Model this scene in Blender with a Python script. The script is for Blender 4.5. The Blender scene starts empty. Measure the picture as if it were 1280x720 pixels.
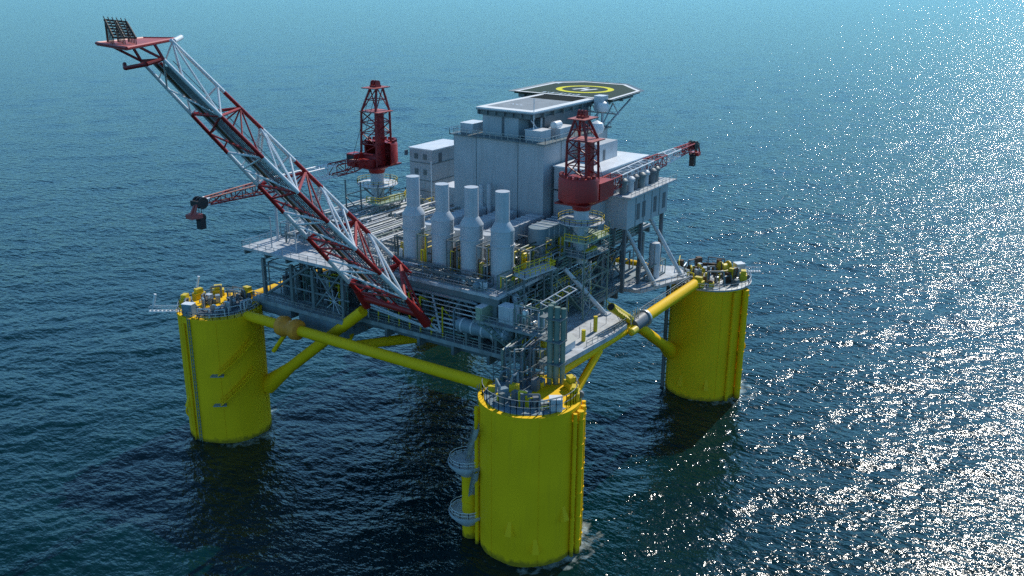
import bpy, math, random
import numpy as np
from mathutils import Vector, Matrix, Quaternion
random.seed(7)
R = math.radians
scene = bpy.context.scene
COL = scene.collection
V3 = Vector

# ------------------------------------------------------------------ materials
MATS = {}
def paint(name, col, rough=0.5, var=0.18, streak=0.12, metal=0.0, scale=0.35, grime=(0.10, 0.075, 0.05), grime_amt=0.25):
    m = bpy.data.materials.new(name); m.use_nodes = True
    nt = m.node_tree; nd = nt.nodes; lk = nt.links
    b = nd['Principled BSDF']
    tc = nd.new('ShaderNodeTexCoord')
    n1 = nd.new('ShaderNodeTexNoise'); n1.inputs['Scale'].default_value = scale; n1.inputs['Detail'].default_value = 6
    lk.new(tc.outputs['Object'], n1.inputs['Vector'])
    mp = nd.new('ShaderNodeMapping'); mp.inputs['Scale'].default_value = (1.6, 1.6, 0.12)
    lk.new(tc.outputs['Object'], mp.inputs['Vector'])
    n2 = nd.new('ShaderNodeTexNoise'); n2.inputs['Scale'].default_value = 1.0; n2.inputs['Detail'].default_value = 5
    lk.new(mp.outputs['Vector'], n2.inputs['Vector'])
    rp = nd.new('ShaderNodeMapRange'); rp.inputs[1].default_value = .3; rp.inputs[2].default_value = .7
    rp.inputs[3].default_value = 1 - var; rp.inputs[4].default_value = 1 + var * .5
    lk.new(n1.outputs['Fac'], rp.inputs[0])
    mul = nd.new('ShaderNodeMix'); mul.data_type = 'RGBA'; mul.blend_type = 'MULTIPLY'; mul.inputs[0].default_value = 1
    mul.inputs[6].default_value = (*col, 1)
    lk.new(rp.outputs[0], mul.inputs[7])
    r2 = nd.new('ShaderNodeMapRange'); r2.inputs[1].default_value = .52; r2.inputs[2].default_value = .75
    r2.inputs[3].default_value = 0; r2.inputs[4].default_value = grime_amt if streak else 0
    lk.new(n2.outputs['Fac'], r2.inputs[0])
    mx = nd.new('ShaderNodeMix'); mx.data_type = 'RGBA'
    lk.new(r2.outputs[0], mx.inputs[0]); lk.new(mul.outputs[2], mx.inputs[6]); mx.inputs[7].default_value = (*grime, 1)
    lk.new(mx.outputs[2], b.inputs['Base Color'])
    r3 = nd.new('ShaderNodeMapRange'); r3.inputs[3].default_value = max(.05, rough - .1); r3.inputs[4].default_value = min(1, rough + .15)
    lk.new(n1.outputs['Fac'], r3.inputs[0]); lk.new(r3.outputs[0], b.inputs['Roughness'])
    b.inputs['Metallic'].default_value = metal
    MATS[name] = m
    return m

YEL = paint('yellow_hull_paint', (0.92, 0.55, 0.005), .6, .10, .1, grime=(.26, .17, .02), grime_amt=.12, scale=.12)
YEL2 = paint('yellow_fitting_paint', (0.70, 0.52, 0.012), .45, .2, .1)
ORG = paint('orange_cover', (0.85, 0.30, 0.02), .6, .2, .1)
GRY = paint('grey_wall_paint', (0.42, 0.46, 0.49), .5, .12, .1, scale=.2, grime_amt=.22)
GRY2 = paint('pale_grey_paint', (0.50, 0.54, 0.58), .45, .12, .1, grime_amt=.18)
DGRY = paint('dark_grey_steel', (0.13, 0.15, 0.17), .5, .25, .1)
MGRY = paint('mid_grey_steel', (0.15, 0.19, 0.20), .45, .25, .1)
YEL.node_tree.nodes['Principled BSDF'].inputs['Specular IOR Level'].default_value = .2
def wet_band(m):
    nt = m.node_tree; nd = nt.nodes; lk = nt.links; b = nd['Principled BSDF']
    src = b.inputs['Base Color'].links[0].from_socket
    g = nd.new('ShaderNodeNewGeometry'); sx = nd.new('ShaderNodeSeparateXYZ'); lk.new(g.outputs['Position'], sx.inputs[0])
    n = nd.new('ShaderNodeTexNoise'); n.inputs['Scale'].default_value = .9; n.inputs['Detail'].default_value = 5; lk.new(g.outputs['Position'], n.inputs['Vector'])
    ad = nd.new('ShaderNodeMath'); ad.operation = 'MULTIPLY_ADD'; lk.new(n.outputs['Fac'], ad.inputs[0]); ad.inputs[1].default_value = 2.2; lk.new(sx.outputs[2], ad.inputs[2])
    mr = nd.new('ShaderNodeMapRange'); lk.new(ad.outputs[0], mr.inputs[0]); mr.inputs[1].default_value = 1.5; mr.inputs[2].default_value = 2.3; mr.inputs[3].default_value = .7; mr.inputs[4].default_value = 0
    mx = nd.new('ShaderNodeMix'); mx.data_type = 'RGBA'; lk.new(mr.outputs[0], mx.inputs[0]); lk.new(src, mx.inputs[6]); mx.inputs[7].default_value = (.09, .085, .015, 1)
    lk.new(mx.outputs[2], b.inputs['Base Color'])
wet_band(YEL)
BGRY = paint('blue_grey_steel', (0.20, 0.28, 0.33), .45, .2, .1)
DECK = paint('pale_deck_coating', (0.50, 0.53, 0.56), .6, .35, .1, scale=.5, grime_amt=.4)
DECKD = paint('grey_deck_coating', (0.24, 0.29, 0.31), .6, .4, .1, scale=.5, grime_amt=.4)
WHT = paint('white_paint', (0.74, 0.76, 0.78), .4, .1, .1, grime_amt=.15)
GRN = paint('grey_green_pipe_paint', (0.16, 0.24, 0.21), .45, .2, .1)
PGRN = paint('pale_green_paint', (0.36, 0.45, 0.33), .5, .2, .1)
RED = paint('red_crane_paint', (0.37, 0.015, 0.014), .45, .2, .1, grime=(.05, .01, .01))
DRED = paint('dark_red_steel', (0.27, 0.014, 0.015), .5, .2, .1, grime=(.04, .01, .01))
PINK = paint('faded_red_deck', (0.42, 0.09, 0.08), .6, .2, .1)
BLK = paint('black_steel', (0.022, 0.022, 0.025), .5, .3, 0)
RUST = paint('rusty_brown_steel', (0.12, 0.07, 0.04), .75, .4, .1)
SOOT = paint('sooty_steel', (0.06, 0.05, 0.04), .6, .3, .1)
GALV = paint('galvanised_steel', (0.45, 0.48, 0.50), .35, .2, .1, metal=.6)
HGRN = paint('dark_green_helideck', (0.035, 0.06, 0.04), .7, .25, 0, scale=.6)
BRTY = paint('bright_yellow_marking', (0.78, 0.72, 0.03), .6, .08, 0)
PADG = paint('grey_landing_coating', (0.30, 0.33, 0.35), .65, .2, .1, scale=.4)
for q_ in (HGRN, BRTY, PADG): q_.node_tree.nodes['Principled BSDF'].inputs['Specular IOR Level'].default_value = .08
MARK = paint('white_deck_marking', (.78, .8, .8), .8, .08, 0); MARK.node_tree.nodes['Principled BSDF'].inputs['Specular IOR Level'].default_value = .08
BSTR = paint('black_deck_strip', (.018, .022, .02), .9, .2, 0); BSTR.node_tree.nodes['Principled BSDF'].inputs['Specular IOR Level'].default_value = .05
def glass():
    m = bpy.data.materials.new('dark_window_glass'); m.use_nodes = True
    b = m.node_tree.nodes['Principled BSDF']; b.inputs['Base Color'].default_value = (.02, .03, .04, 1); b.inputs['Roughness'].default_value = .08
    return m
GLS = glass()

# ------------------------------------------------------------------ mesh builder
class MB:
    def __init__(s): s.v = []; s.f = []; s.m = []; s.mi = 0
    def add(s, vs, fs):
        o = len(s.v); s.v += [tuple(p) for p in vs]
        for f in fs: s.f.append(tuple(i + o for i in f)); s.m.append(s.mi)
        return s
    def box(s, x0, y0, z0, x1, y1, z1):
        vs = [(x, y, z) for z in (z0, z1) for x, y in ((x0, y0), (x1, y0), (x1, y1), (x0, y1))]
        return s.add(vs, [(3, 2, 1, 0), (4, 5, 6, 7), (0, 1, 5, 4), (1, 2, 6, 5), (2, 3, 7, 6), (3, 0, 4, 7)])
    def cbox(s, c, sx, sy, sz, rz=0):
        cz, sn = math.cos(rz), math.sin(rz); vs = []
        for z in (c[2], c[2] + sz):
            for a, b in ((-.5, -.5), (.5, -.5), (.5, .5), (-.5, .5)):
                x, y = a * sx, b * sy; vs.append((c[0] + x * cz - y * sn, c[1] + x * sn + y * cz, z))
        return s.add(vs, [(3, 2, 1, 0), (4, 5, 6, 7), (0, 1, 5, 4), (1, 2, 6, 5), (2, 3, 7, 6), (3, 0, 4, 7)])
    def tube(s, p, q, r, r2=None, n=10):
        p, q = V3(p), V3(q); r2 = r if r2 is None else r2
        d = q - p
        if d.length < 1e-6: return s
        a = d.orthogonal().normalized(); b = d.normalized().cross(a)
        vs = []
        for c, rr in ((p, r), (q, r2)):
            for i in range(n):
                t = 2 * math.pi * i / n; vs.append(c + a * (rr * math.cos(t)) + b * (rr * math.sin(t)))
        fs = [(i, (i + 1) % n, n + (i + 1) % n, n + i) for i in range(n)]
        fs += [tuple(range(n))[::-1], tuple(range(n, 2 * n))]
        return s.add(vs, fs)
    def bar(s, p, q, w): return s.tube(p, q, w, n=4)
    def path(s, pts, r, n=8, closed=False):
        pts = list(pts)
        for i in range(len(pts) - 1 + (1 if closed else 0)): s.tube(pts[i], pts[(i + 1) % len(pts)], r, n=n)
        return s
    def prism(s, pts, z0, z1):
        n = len(pts)
        vs = [(x, y, z0) for x, y in pts] + [(x, y, z1) for x, y in pts]
        return s.add(vs, [tuple(range(n))[::-1], tuple(range(n, 2 * n))] + [(i, (i + 1) % n, n + (i + 1) % n, n + i) for i in range(n)])
    def lathe(s, c, prof, n=32, a0=0, a1=2 * math.pi):
        full = abs(a1 - a0 - 2 * math.pi) < 1e-6; k = n if full else n + 1
        vs = []
        for r, z in prof:
            for i in range(k):
                t = a0 + (a1 - a0) * i / n; vs.append((c[0] + r * math.cos(t), c[1] + r * math.sin(t), c[2] + z))
        fs = []
        for j in range(len(prof) - 1):
            for i in range(n):
                i2 = (i + 1) % k; fs.append((j * k + i, j * k + i2, (j + 1) * k + i2, (j + 1) * k + i))
        if full:
            if prof[0][0] > 1e-4: fs.append(tuple(range(k))[::-1])
            if prof[-1][0] > 1e-4: fs.append(tuple(range((len(prof) - 1) * k, len(prof) * k)))
        else:
            fs.append(tuple(j * k for j in range(len(prof)))); fs.append(tuple(j * k + k - 1 for j in range(len(prof)))[::-1])
            fs.append(tuple(range(k))[::-1]); fs.append(tuple(range((len(prof) - 1) * k, len(prof) * k)))
        return s.add(vs, fs)
    def vessel(s, p, q, r, n=16):
        p, q = V3(p), V3(q); d = (q - p).normalized()
        s.tube(p, q, r, n=n)
        for c, e in ((p, -d), (q, d)):
            s.tube(c, c + e * r * .3, r * .999, r * .8, n=n); s.tube(c + e * r * .3, c + e * r * .5, r * .8, r * .3, n=n)
        return s
    def rail(s, pts, h=1.15, step=2.0, w=.05, closed=False):
        pts = [V3(p) for p in pts]
        if closed: pts.append(pts[0])
        for a, b in zip(pts, pts[1:]):
            for k in (.55, 1.0): s.bar(a + V3((0, 0, h * k)), b + V3((0, 0, h * k)), w)
            n = max(1, round((b - a).length / step))
            for i in range(n + 1): c = a.lerp(b, i / n); s.bar(c, c + V3((0, 0, h)), w)
        return s
    def stair(s, p, q, w=1.0):
        p, q = V3(p), V3(q); d = q - p; side = V3((-d.y, d.x, 0)); side.normalize(); side *= w / 2
        for k in (-1, 1):
            s.bar(p + side * k, q + side * k, .14); s.bar(p + side * k + V3((0, 0, 1)), q + side * k + V3((0, 0, 1)), .05)
            for i in range(4): c = p.lerp(q, i / 3) + side * k; s.bar(c, c + V3((0, 0, 1)), .05)
        n = max(3, int(abs(d.z) / .35))
        for i in range(n): c = p.lerp(q, (i + .5) / n); s.bar(c - side, c + side, .12)
        return s

def link(name, mb, mats, parent=None, loc=None):
    me = bpy.data.meshes.new(name)
    off = V3(parent['_o']) if parent is not None else (V3(loc) if loc is not None else V3((0, 0, 0)))
    me.from_pydata([(p[0] - off.x, p[1] - off.y, p[2] - off.z) for p in mb.v], [], mb.f)
    mats = mats if isinstance(mats, (list, tuple)) else [mats]
    for m in mats: me.materials.append(m)
    if len(mats) > 1: me.polygons.foreach_set('material_index', mb.m)
    me.shade_smooth(); me.set_sharp_from_angle(angle=R(38)); me.update()
    o = bpy.data.objects.new(name, me); COL.objects.link(o)
    if parent is not None:
        o.parent = parent; o['_o'] = tuple(off)
    else: o.location = off
    return o
def tag(o, label, cat, group=None):
    o['label'] = label; o['category'] = cat
    if group: o['group'] = group
    return o
def thing(name, label, cat, loc, group=None):
    o = bpy.data.objects.new(name, None); COL.objects.link(o); o.location = loc; o['_o'] = tuple(loc)
    o.empty_display_size = .5
    return tag(o, label, cat, group)
def solo(name, label, cat, mb, mats, loc, group=None): return tag(link(name, mb, mats, loc=loc), label, cat, group)

# ------------------------------------------------------------------ camera frame
AZ, PIT, ROLL = R(33.4876), R(18.7897), R(0.3875)
FW = V3((math.cos(AZ) * math.cos(PIT), math.sin(AZ) * math.cos(PIT), -math.sin(PIT)))
RT0 = V3((math.sin(AZ), -math.cos(AZ), 0)); UP0 = RT0.cross(FW)
RT = RT0 * math.cos(ROLL) + UP0 * math.sin(ROLL); UP = UP0 * math.cos(ROLL) - RT0 * math.sin(ROLL)
cam = bpy.data.cameras.new('camera'); camo = bpy.data.objects.new('camera', cam); COL.objects.link(camo)
mw = Matrix.Identity(4)
for i in range(3): mw[i][0] = RT[i]; mw[i][1] = UP[i]; mw[i][2] = -FW[i]
mw[0][3], mw[1][3], mw[2][3] = -159.2915, -114.5905, 94.7060
camo.matrix_world = mw
cam.sensor_width = 36; cam.lens = 36 * 1192.885 / 1280; cam.clip_start = 1; cam.clip_end = 20000
scene.camera = camo

# ------------------------------------------------------------------ light
SUN_AZ, SUN_EL = R(1), R(43)
w = bpy.data.worlds.new('World'); scene.world = w; w.use_nodes = True
nt = w.node_tree; sky = nt.nodes.new('ShaderNodeTexSky'); sky.sky_type = 'NISHITA'; sky.sun_disc = False
sky.sun_elevation = SUN_EL; sky.sun_rotation = R(90) - SUN_AZ
sky.air_density = 1.3; sky.dust_density = 0.0; sky.ozone_density = 9.0; sky.altitude = 3000
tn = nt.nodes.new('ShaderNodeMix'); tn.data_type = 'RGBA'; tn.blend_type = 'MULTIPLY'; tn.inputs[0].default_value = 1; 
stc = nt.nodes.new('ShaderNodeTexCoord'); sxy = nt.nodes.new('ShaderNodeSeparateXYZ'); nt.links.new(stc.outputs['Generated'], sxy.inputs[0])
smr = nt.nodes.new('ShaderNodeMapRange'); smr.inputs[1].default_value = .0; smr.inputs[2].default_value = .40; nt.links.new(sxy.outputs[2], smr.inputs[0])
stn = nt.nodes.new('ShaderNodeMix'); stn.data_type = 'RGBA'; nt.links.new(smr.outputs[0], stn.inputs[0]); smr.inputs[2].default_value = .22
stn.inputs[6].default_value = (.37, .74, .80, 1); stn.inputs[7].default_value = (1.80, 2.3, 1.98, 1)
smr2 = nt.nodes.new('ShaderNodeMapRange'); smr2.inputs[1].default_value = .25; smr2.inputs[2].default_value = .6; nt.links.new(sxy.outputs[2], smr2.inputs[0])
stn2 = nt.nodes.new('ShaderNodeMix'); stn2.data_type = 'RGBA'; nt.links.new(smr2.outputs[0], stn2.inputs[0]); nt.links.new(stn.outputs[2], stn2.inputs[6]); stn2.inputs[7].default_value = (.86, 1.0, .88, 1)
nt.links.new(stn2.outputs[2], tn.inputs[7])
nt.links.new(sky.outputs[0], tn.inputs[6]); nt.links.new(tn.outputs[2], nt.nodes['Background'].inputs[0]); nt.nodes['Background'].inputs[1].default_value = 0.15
sun = bpy.data.lights.new('sun', 'SUN'); sun.energy = 4.6; sun.angle = R(.53); sun.color = (1, .95, .86)
suno = bpy.data.objects.new('sun', sun); COL.objects.link(suno)
sd = V3((math.cos(SUN_AZ) * math.cos(SUN_EL), math.sin(SUN_AZ) * math.cos(SUN_EL), math.sin(SUN_EL)))
suno.rotation_euler = sd.to_track_quat('Z', 'Y').to_euler(); suno.location = sd * 300
vs = scene.view_settings; vs.view_transform = 'Standard'; vs.look = 'None'; vs.gamma = 1; vs.exposure = -0.2
scene.cycles.max_bounces = 6; scene.cycles.use_denoising = False
scene.cycles.caustics_reflective = False; scene.cycles.caustics_refractive = False; scene.cycles.sample_clamp_indirect = 4

# ------------------------------------------------------------------ sea
S = 38.0; CR = 8.46; CT = 27.25
COLS = {'F': (-S, -S), 'R': (S, -S), 'L': (-S, S), 'B': (S, S)}
def ocean_tile(N, L, seed, wd, lp, lmin, lmax):
    rng = np.random.default_rng(seed)
    k1 = np.fft.fftfreq(N, L / N) * 2 * np.pi
    kx, ky = np.meshgrid(k1, k1, indexing='ij'); k = np.hypot(kx, ky); k[0, 0] = 1
    kp = 2 * np.pi / lp
    c = (kx * math.cos(wd) + ky * math.sin(wd)) / k
    P = k ** -4. * np.exp(-1.25 * (kp / k) ** 2) * (0.25 + np.clip(np.abs(c), 0, 1) ** 3)
    P[(k < 2 * np.pi / lmax) | (k > 2 * np.pi / lmin)] = 0; P[0, 0] = 0
    H = np.sqrt(P) * (rng.normal(size=(N, N)) + 1j * rng.normal(size=(N, N)))
    h = np.fft.ifft2(H).real; dx = np.fft.ifft2(-1j * kx / k * H).real; dy = np.fft.ifft2(-1j * ky / k * H).real
    sl = np.sqrt((np.fft.ifft2(1j * kx * H).real ** 2 + np.fft.ifft2(1j * ky * H).real ** 2).mean())
    return np.stack([dx, dy, h]) / sl            # unit rms slope
def sample(T, L, x, y, rot):
    N = T.shape[1]; c, s = math.cos(rot), math.sin(rot)
    u = ((x * c + y * s) / L * N) % N; v = ((-x * s + y * c) / L * N) % N
    i = np.floor(u).astype(int) % N; j = np.floor(v).astype(int) % N; fu = u - np.floor(u); fv = v - np.floor(v)
    i2 = (i + 1) % N; j2 = (j + 1) % N
    q = T[:, i, j] * (1 - fu) * (1 - fv) + T[:, i2, j] * fu * (1 - fv) + T[:, i, j2] * (1 - fu) * fv + T[:, i2, j2] * fu * fv
    return np.stack([q[0] * c - q[1] * s, q[0] * s + q[1] * c, q[2]])
def axis(lo, hi, d, gneg, gpos, end):
    a = list(np.arange(lo, hi, d)); s = d; p = a[-1]; pos = []
    while p < end: s *= gpos; p += s; pos.append(p)
    s = d; p = a[0]; neg = []
    while p > -end: s *= gneg; p -= s; neg.append(p)
    return np.array(neg[::-1] + a + pos)
def build_sea():
    ax = axis(-150, 130, .62, 1.10, 1.013, 9000)
    n = len(ax)
    cell1 = np.gradient(ax)
    X, Y = np.meshgrid(ax, ax, indexing='ij'); x = X.ravel(); y = Y.ravel()
    cell = np.maximum(cell1[:, None], cell1[None, :]).ravel()
    wd = R(48)
    D = np.zeros((3, len(x))); lost = np.zeros(len(x))
    for (lmin, lmax, lp, slope, tiles) in ((1.3, 5, 4, .135, ((128, 1, 0.3), (97, 2, -.25))), (5, 16, 11, .05, ((190, 3, .2), (143, 4, -.15))), (16, 70, 32, .028, ((310, 5, .1), (420, 6, -.3)))):
        fade = np.clip(1.6 - cell / (lmin * .55), 0, 1)
        for L, seed, rot in tiles:
            T = ocean_tile(512, L, seed, wd - rot, lp, lmin, lmax)
            D += sample(T, L, x, y, rot) * (slope * .71) * fade
        if lmin == 1.3: lost = 1 - fade
    px = np.stack([x + D[0] * .8, y + D[1] * .8, D[2]], -1)
    me = bpy.data.meshes.new('sea')
    idx = np.arange(n * n).reshape(n, n)
    q = np.stack([idx[:-1, :-1], idx[1:, :-1], idx[1:, 1:], idx[:-1, 1:]], -1).reshape(-1, 4)
    me.vertices.add(n * n); me.vertices.foreach_set('co', px.astype(np.float32).ravel())
    me.loops.add(q.size); me.loops.foreach_set('vertex_index', q.astype(np.int32).ravel())
    me.polygons.add(len(q)); me.polygons.foreach_set('loop_start', np.arange(0, q.size, 4, dtype=np.int32))
    at = me.attributes.new('lost', 'FLOAT', 'POINT'); at.data.foreach_set('value', lost.astype(np.float32))
    me.update(calc_edges=True); me.shade_smooth()
    o = bpy.data.objects.new('sea', me); COL.objects.link(o); o['kind'] = 'structure'
    m = bpy.data.materials.new('sea_water'); m.use_nodes = True; nt = m.node_tree; nd = nt.nodes; lk = nt.links
    b = nd['Principled BSDF']; b.inputs['IOR'].default_value = 1.30; b.inputs['Roughness'].default_value = .12
    geo = nd.new('ShaderNodeNewGeometry')
    def noise(scale, det, sx=1, sy=1, rot=0):
        mp = nd.new('ShaderNodeMapping'); mp.inputs['Scale'].default_value = (sx, sy, 1); mp.inputs['Rotation'].default_value = (0, 0, rot)
        lk.new(geo.outputs['Position'], mp.inputs['Vector'])
        t = nd.new('ShaderNodeTexNoise'); t.inputs['Scale'].default_value = scale; t.inputs['Detail'].default_value = det; t.inputs['Roughness'].default_value = .55
        lk.new(mp.outputs['Vector'], t.inputs['Vector']); return t.outputs['Fac']
    def math_(op, a, b_):
        t = nd.new('ShaderNodeMath'); t.operation = op
        for i, q_ in enumerate((a, b_)):
            if isinstance(q_, (int, float)): t.inputs[i].default_value = q_
            else: lk.new(q_, t.inputs[i])
        return t.outputs[0]
    attr = nd.new('ShaderNodeAttribute'); attr.attribute_name = 'lost'
    fine = math_('MULTIPLY', noise(.9, 3, 1, .6, -wd), .36)
    mid = math_('MULTIPLY', math_('MULTIPLY', noise(.42, 3, 1, .5, -wd + .2), 1.05), attr.outputs['Fac'])
    hgt = math_('ADD', fine, mid)
    bp = nd.new('ShaderNodeBump'); bp.inputs['Strength'].default_value = 1; bp.inputs['Distance'].default_value = 1.0
    lk.new(hgt, bp.inputs['Height']); lk.new(bp.outputs['Normal'], b.inputs['Normal'])
    # body colour: deep teal with slow drifts, pale broken foam where the sea washes the columns
    deep = nd.new('ShaderNodeMix'); deep.data_type = 'RGBA'
    lk.new(noise(.018, 3), deep.inputs[0]); deep.inputs[6].default_value = (.0002, .014, .019, 1); deep.inputs[7].default_value = (.0003, .021, .023, 1)
    dmin = None
    for cx, cy in COLS.values():
        sb = nd.new('ShaderNodeVectorMath'); sb.operation = 'DISTANCE'; lk.new(geo.outputs['Position'], sb.inputs[0]); sb.inputs[1].default_value = (cx + 1.5, cy - 1.5, 0)
        dmin = sb.outputs['Value'] if dmin is None else math_('MINIMUM', dmin, sb.outputs['Value'])
    near = nd.new('ShaderNodeMapRange'); lk.new(dmin, near.inputs[0]); near.inputs[1].default_value = CR - 1; near.inputs[2].default_value = CR + 6.5; near.inputs[3].default_value = .36; near.inputs[4].default_value = -.14
    fo = nd.new('ShaderNodeMapRange'); lk.new(math_('ADD', noise(.55, 8), near.outputs[0]), fo.inputs[0]); fo.inputs[1].default_value = .70; fo.inputs[2].default_value = .92; fo.inputs[4].default_value = .6
    mx = nd.new('ShaderNodeMix'); mx.data_type = 'RGBA'; lk.new(fo.outputs[0], mx.inputs[0]); lk.new(deep.outputs[2], mx.inputs[6]); mx.inputs[7].default_value = (.45, .52, .52, 1)
    lk.new(mx.outputs[2], b.inputs['Base Color'])
    me.materials.append(m)
build_sea()

# ------------------------------------------------------------------ hull columns
def polar(c, ang, r, z): return V3((c[0] + r * math.cos(ang), c[1] + r * math.sin(ang), z))
IMG_R = math.atan2(-.834, .552)           # azimuth that points to picture right
GC = 'yellow hull columns'
def column(key, label):
    c = COLS[key]
    t = thing('hull_column', label, 'hull column', (c[0], c[1], 0), GC)
    link('shell', MB().lathe((c[0], c[1], 0), [(CR, -12), (CR, CT - .5), (CR + .1, CT - .5), (CR + .1, CT), (.01, CT)], 72), YEL, t)
    mb = MB()
    for a in (0.4, 1.55, 2.9, 3.9, 5.2):                    # thin weld seams
        p = polar(c, a, CR + .02, -3); mb.bar(p, p + V3((0, 0, CT + 2.4)), .05)
    link('weld_seam', mb, YEL, t)
    return t, c
def padeye(t, c, ang, z):
    e = polar(c, ang, CR - .05, z); d = V3((math.cos(ang), math.sin(ang), 0)); s = V3((-d.y, d.x, 0))
    mb = MB().add([e + s * .8, e - s * .8, e + s * .55 + d * .9 + V3((0, 0, .15)), e - s * .55 + d * .9 + V3((0, 0, .15)), e + V3((0, 0, 2.6)) + s * .3, e + V3((0, 0, 2.6)) - s * .3],
                  [(0, 1, 3, 2), (2, 3, 5, 4), (0, 2, 4), (1, 5, 3), (0, 4, 5, 1)])
    link('padeye', mb, YEL, t)
def vpipe(t, c, ang, rr, r, z0, z1, mat=YEL, name='caisson_pipe', clamps=True):
    p = polar(c, ang, rr, z0); mb = MB().tube(p, p + V3((0, 0, z1 - z0)), r, n=14); o = link(name, mb, mat, t)
    if clamps:
        mb = MB(); k = z0 + 4
        while k < z1: mb.tube(polar(c, ang, CR - .1, k), polar(c, ang, rr, k), .14, n=6); mb.tube(polar(c, ang, rr, k - .15), polar(c, ang, rr, k + .15), r + .1, n=14); k += 4.5
        link('clamp', mb, mat, o)
    return o
def ring_rail(t, c, a0, a1, r=CR - .25, h=1.2, mat=GALV, n=28):
    pts = [polar(c, a0 + (a1 - a0) * i / n, r, CT) for i in range(n + 1)]
    return link('railing', MB().rail(pts, h, 1.6, .055), mat, t)
def torus_handle(t, c, ang, z, rr=1.3):
    d = V3((math.cos(ang), math.sin(ang), 0)); e = polar(c, ang, CR, z)
    pts = [e + d * (.9 * math.sin(k * math.pi / 8)) + V3((0, 0, rr * math.cos(k * math.pi / 8))) for k in range(9)]
    link('fender_hoop', MB().path(pts, .22), YEL, t)

tF, cF = column('F', 'nearest yellow column with two saucer-shaped boarding platforms on its side')
for a, z in ((IMG_R - R(72) - R(40), 5.6), (IMG_R - R(48), 7.6), (IMG_R - R(83), 2.6)): padeye(tF, cF, a, z)
IL = IMG_R + math.pi
vpipe(tF, cF, IL - R(4), 10.0, 1.45, -6, 14.5)
vpipe(tF, cF, IL + R(12), 8.95, .35, -6, 26, YEL)
for a, r in ((IMG_R - R(36), .34), (IMG_R - R(27), .55), (IMG_R - R(14), .42), (IMG_R - R(3), .34)): vpipe(tF, cF, a, CR + r + .15, r, -6, 26.5)
for z, s in ((14.6, 1.0), (5.0, 1.0)):
    ctr = polar(cF, IL - R(3), 10.4, z)
    pl = link('boarding_platform', MB().lathe(ctr, [(1.3, -2.4), (2.2, -1.6), (3.3, -.3), (3.4, .25), (3.2, .25), (3.15, .02), (1.2, .02)], 28), GRY2, tF)
    pts = [polar(ctr, IL - R(3) + R(-125 + 250 * k / 9), 3.1, z) for k in range(10)]
    link('railing', MB().rail(pts, 1.2, 1.3, .06), WHT, pl)
mb = MB()
for k in (-.3, .3): mb.bar(polar(cF, IL - R(16), CR + .45, 5) + V3((k, 0, 0)), polar(cF, IL - R(16), CR + .45, 28) + V3((k, 0, 0)), .07)
for z in np.arange(5, 28, .9): mb.bar(polar(cF, IL - R(16), CR + .45, z) + V3((-.3, 0, 0)), polar(cF, IL - R(16), CR + .45, z) + V3((.3, 0, 0)), .05)
link('ladder', mb, GALV, tF)
mb = MB().stair(polar(cF, IL - R(6), 10.4, 14.8), polar(cF, IL + R(25), 9.6, 23), .9); mb.stair(polar(cF, IL - R(6), 10.3, 5.2), polar(cF, IL + R(20), 9.4, 14.4), .9)
link('stair', mb, GALV, tF)
ring_rail(tF, cF, IMG_R - R(185), IMG_R + R(20), CR - .6, 2.6, GALV, 26)

tR, cR = column('R', 'rear right yellow column under the deck corner with a grey walkway rim')
link('rim_walkway', MB().lathe((cR[0], cR[1], CT - .45), [(CR + .15, 0), (CR + .9, .1), (CR + .9, .45), (CR + .15, .5)], 60), GALV, tR)
ring_rail(tR, cR, 0, 2 * math.pi, CR + .75, 1.2, GALV, 40)
for a, r in ((IMG_R - R(62), .38), (IMG_R - R(40), .7), (IMG_R - R(33), .35)): vpipe(tR, cR, a, CR + r + .1, r, -6, 26.3)
for a in (IL - R(12), IL + R(2)): vpipe(tR, cR, a, CR + .75, .35, -6, 25, DGRY)
torus_handle(tR, cR, IMG_R - R(25), 12, 1.0)
for a in (IMG_R - R(95), IMG_R - R(135)): padeye(tR, cR, a, 3)

tL, cL = column('L', 'far left yellow column with a grey ladder strip and sloping side stairs')
mb = MB()
a = IMG_R - R(118)
for k in (-.28, .28): mb.bar(polar(cL, a + k / CR, CR + .25, -1), polar(cL, a + k / CR, CR + .25, CT + 1), .09)
for z in np.arange(0, CT, .8): mb.bar(polar(cL, a - .28 / CR, CR + .25, z), polar(cL, a + .28 / CR, CR + .25, z), .07)
link('ladder', mb, GRN, tL)
vpipe(tL, cL, IMG_R - R(128), CR + .3, .22, -3, 26)
padeye(tL, cL, IMG_R - R(140), 7)
torus_handle(tL, cL, IL, 3.2, 1.3)
for z0 in (15.5, 9.0):
    a0, a1 = IMG_R - R(82), IMG_R - R(35)
    mb = MB().lathe((cL[0], cL[1], z0), [(CR, 0), (CR + 1.3, 0), (CR + 1.3, .15), (CR, .15)], 8, a0 - .16, a0 + .12)
    pl = link('side_landing', mb, BGRY, tL)
    n = 7; pts = [polar(cL, a0 + (a1 - a0) * k / n, CR + .65, z0 + .2 + 6.0 * k / n) for k in range(n + 1)]
    mb = MB()
    for p, q in zip(pts, pts[1:]): mb.stair(p, q, 1.2)
    link('side_stair', mb, YEL, tL)
ring_rail(tL, cL, 0, 2 * math.pi, CR - .2, 1.2, GALV, 36)
tB, cB = column('B', 'farthest yellow column, mostly hidden behind the topsides')

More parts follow.
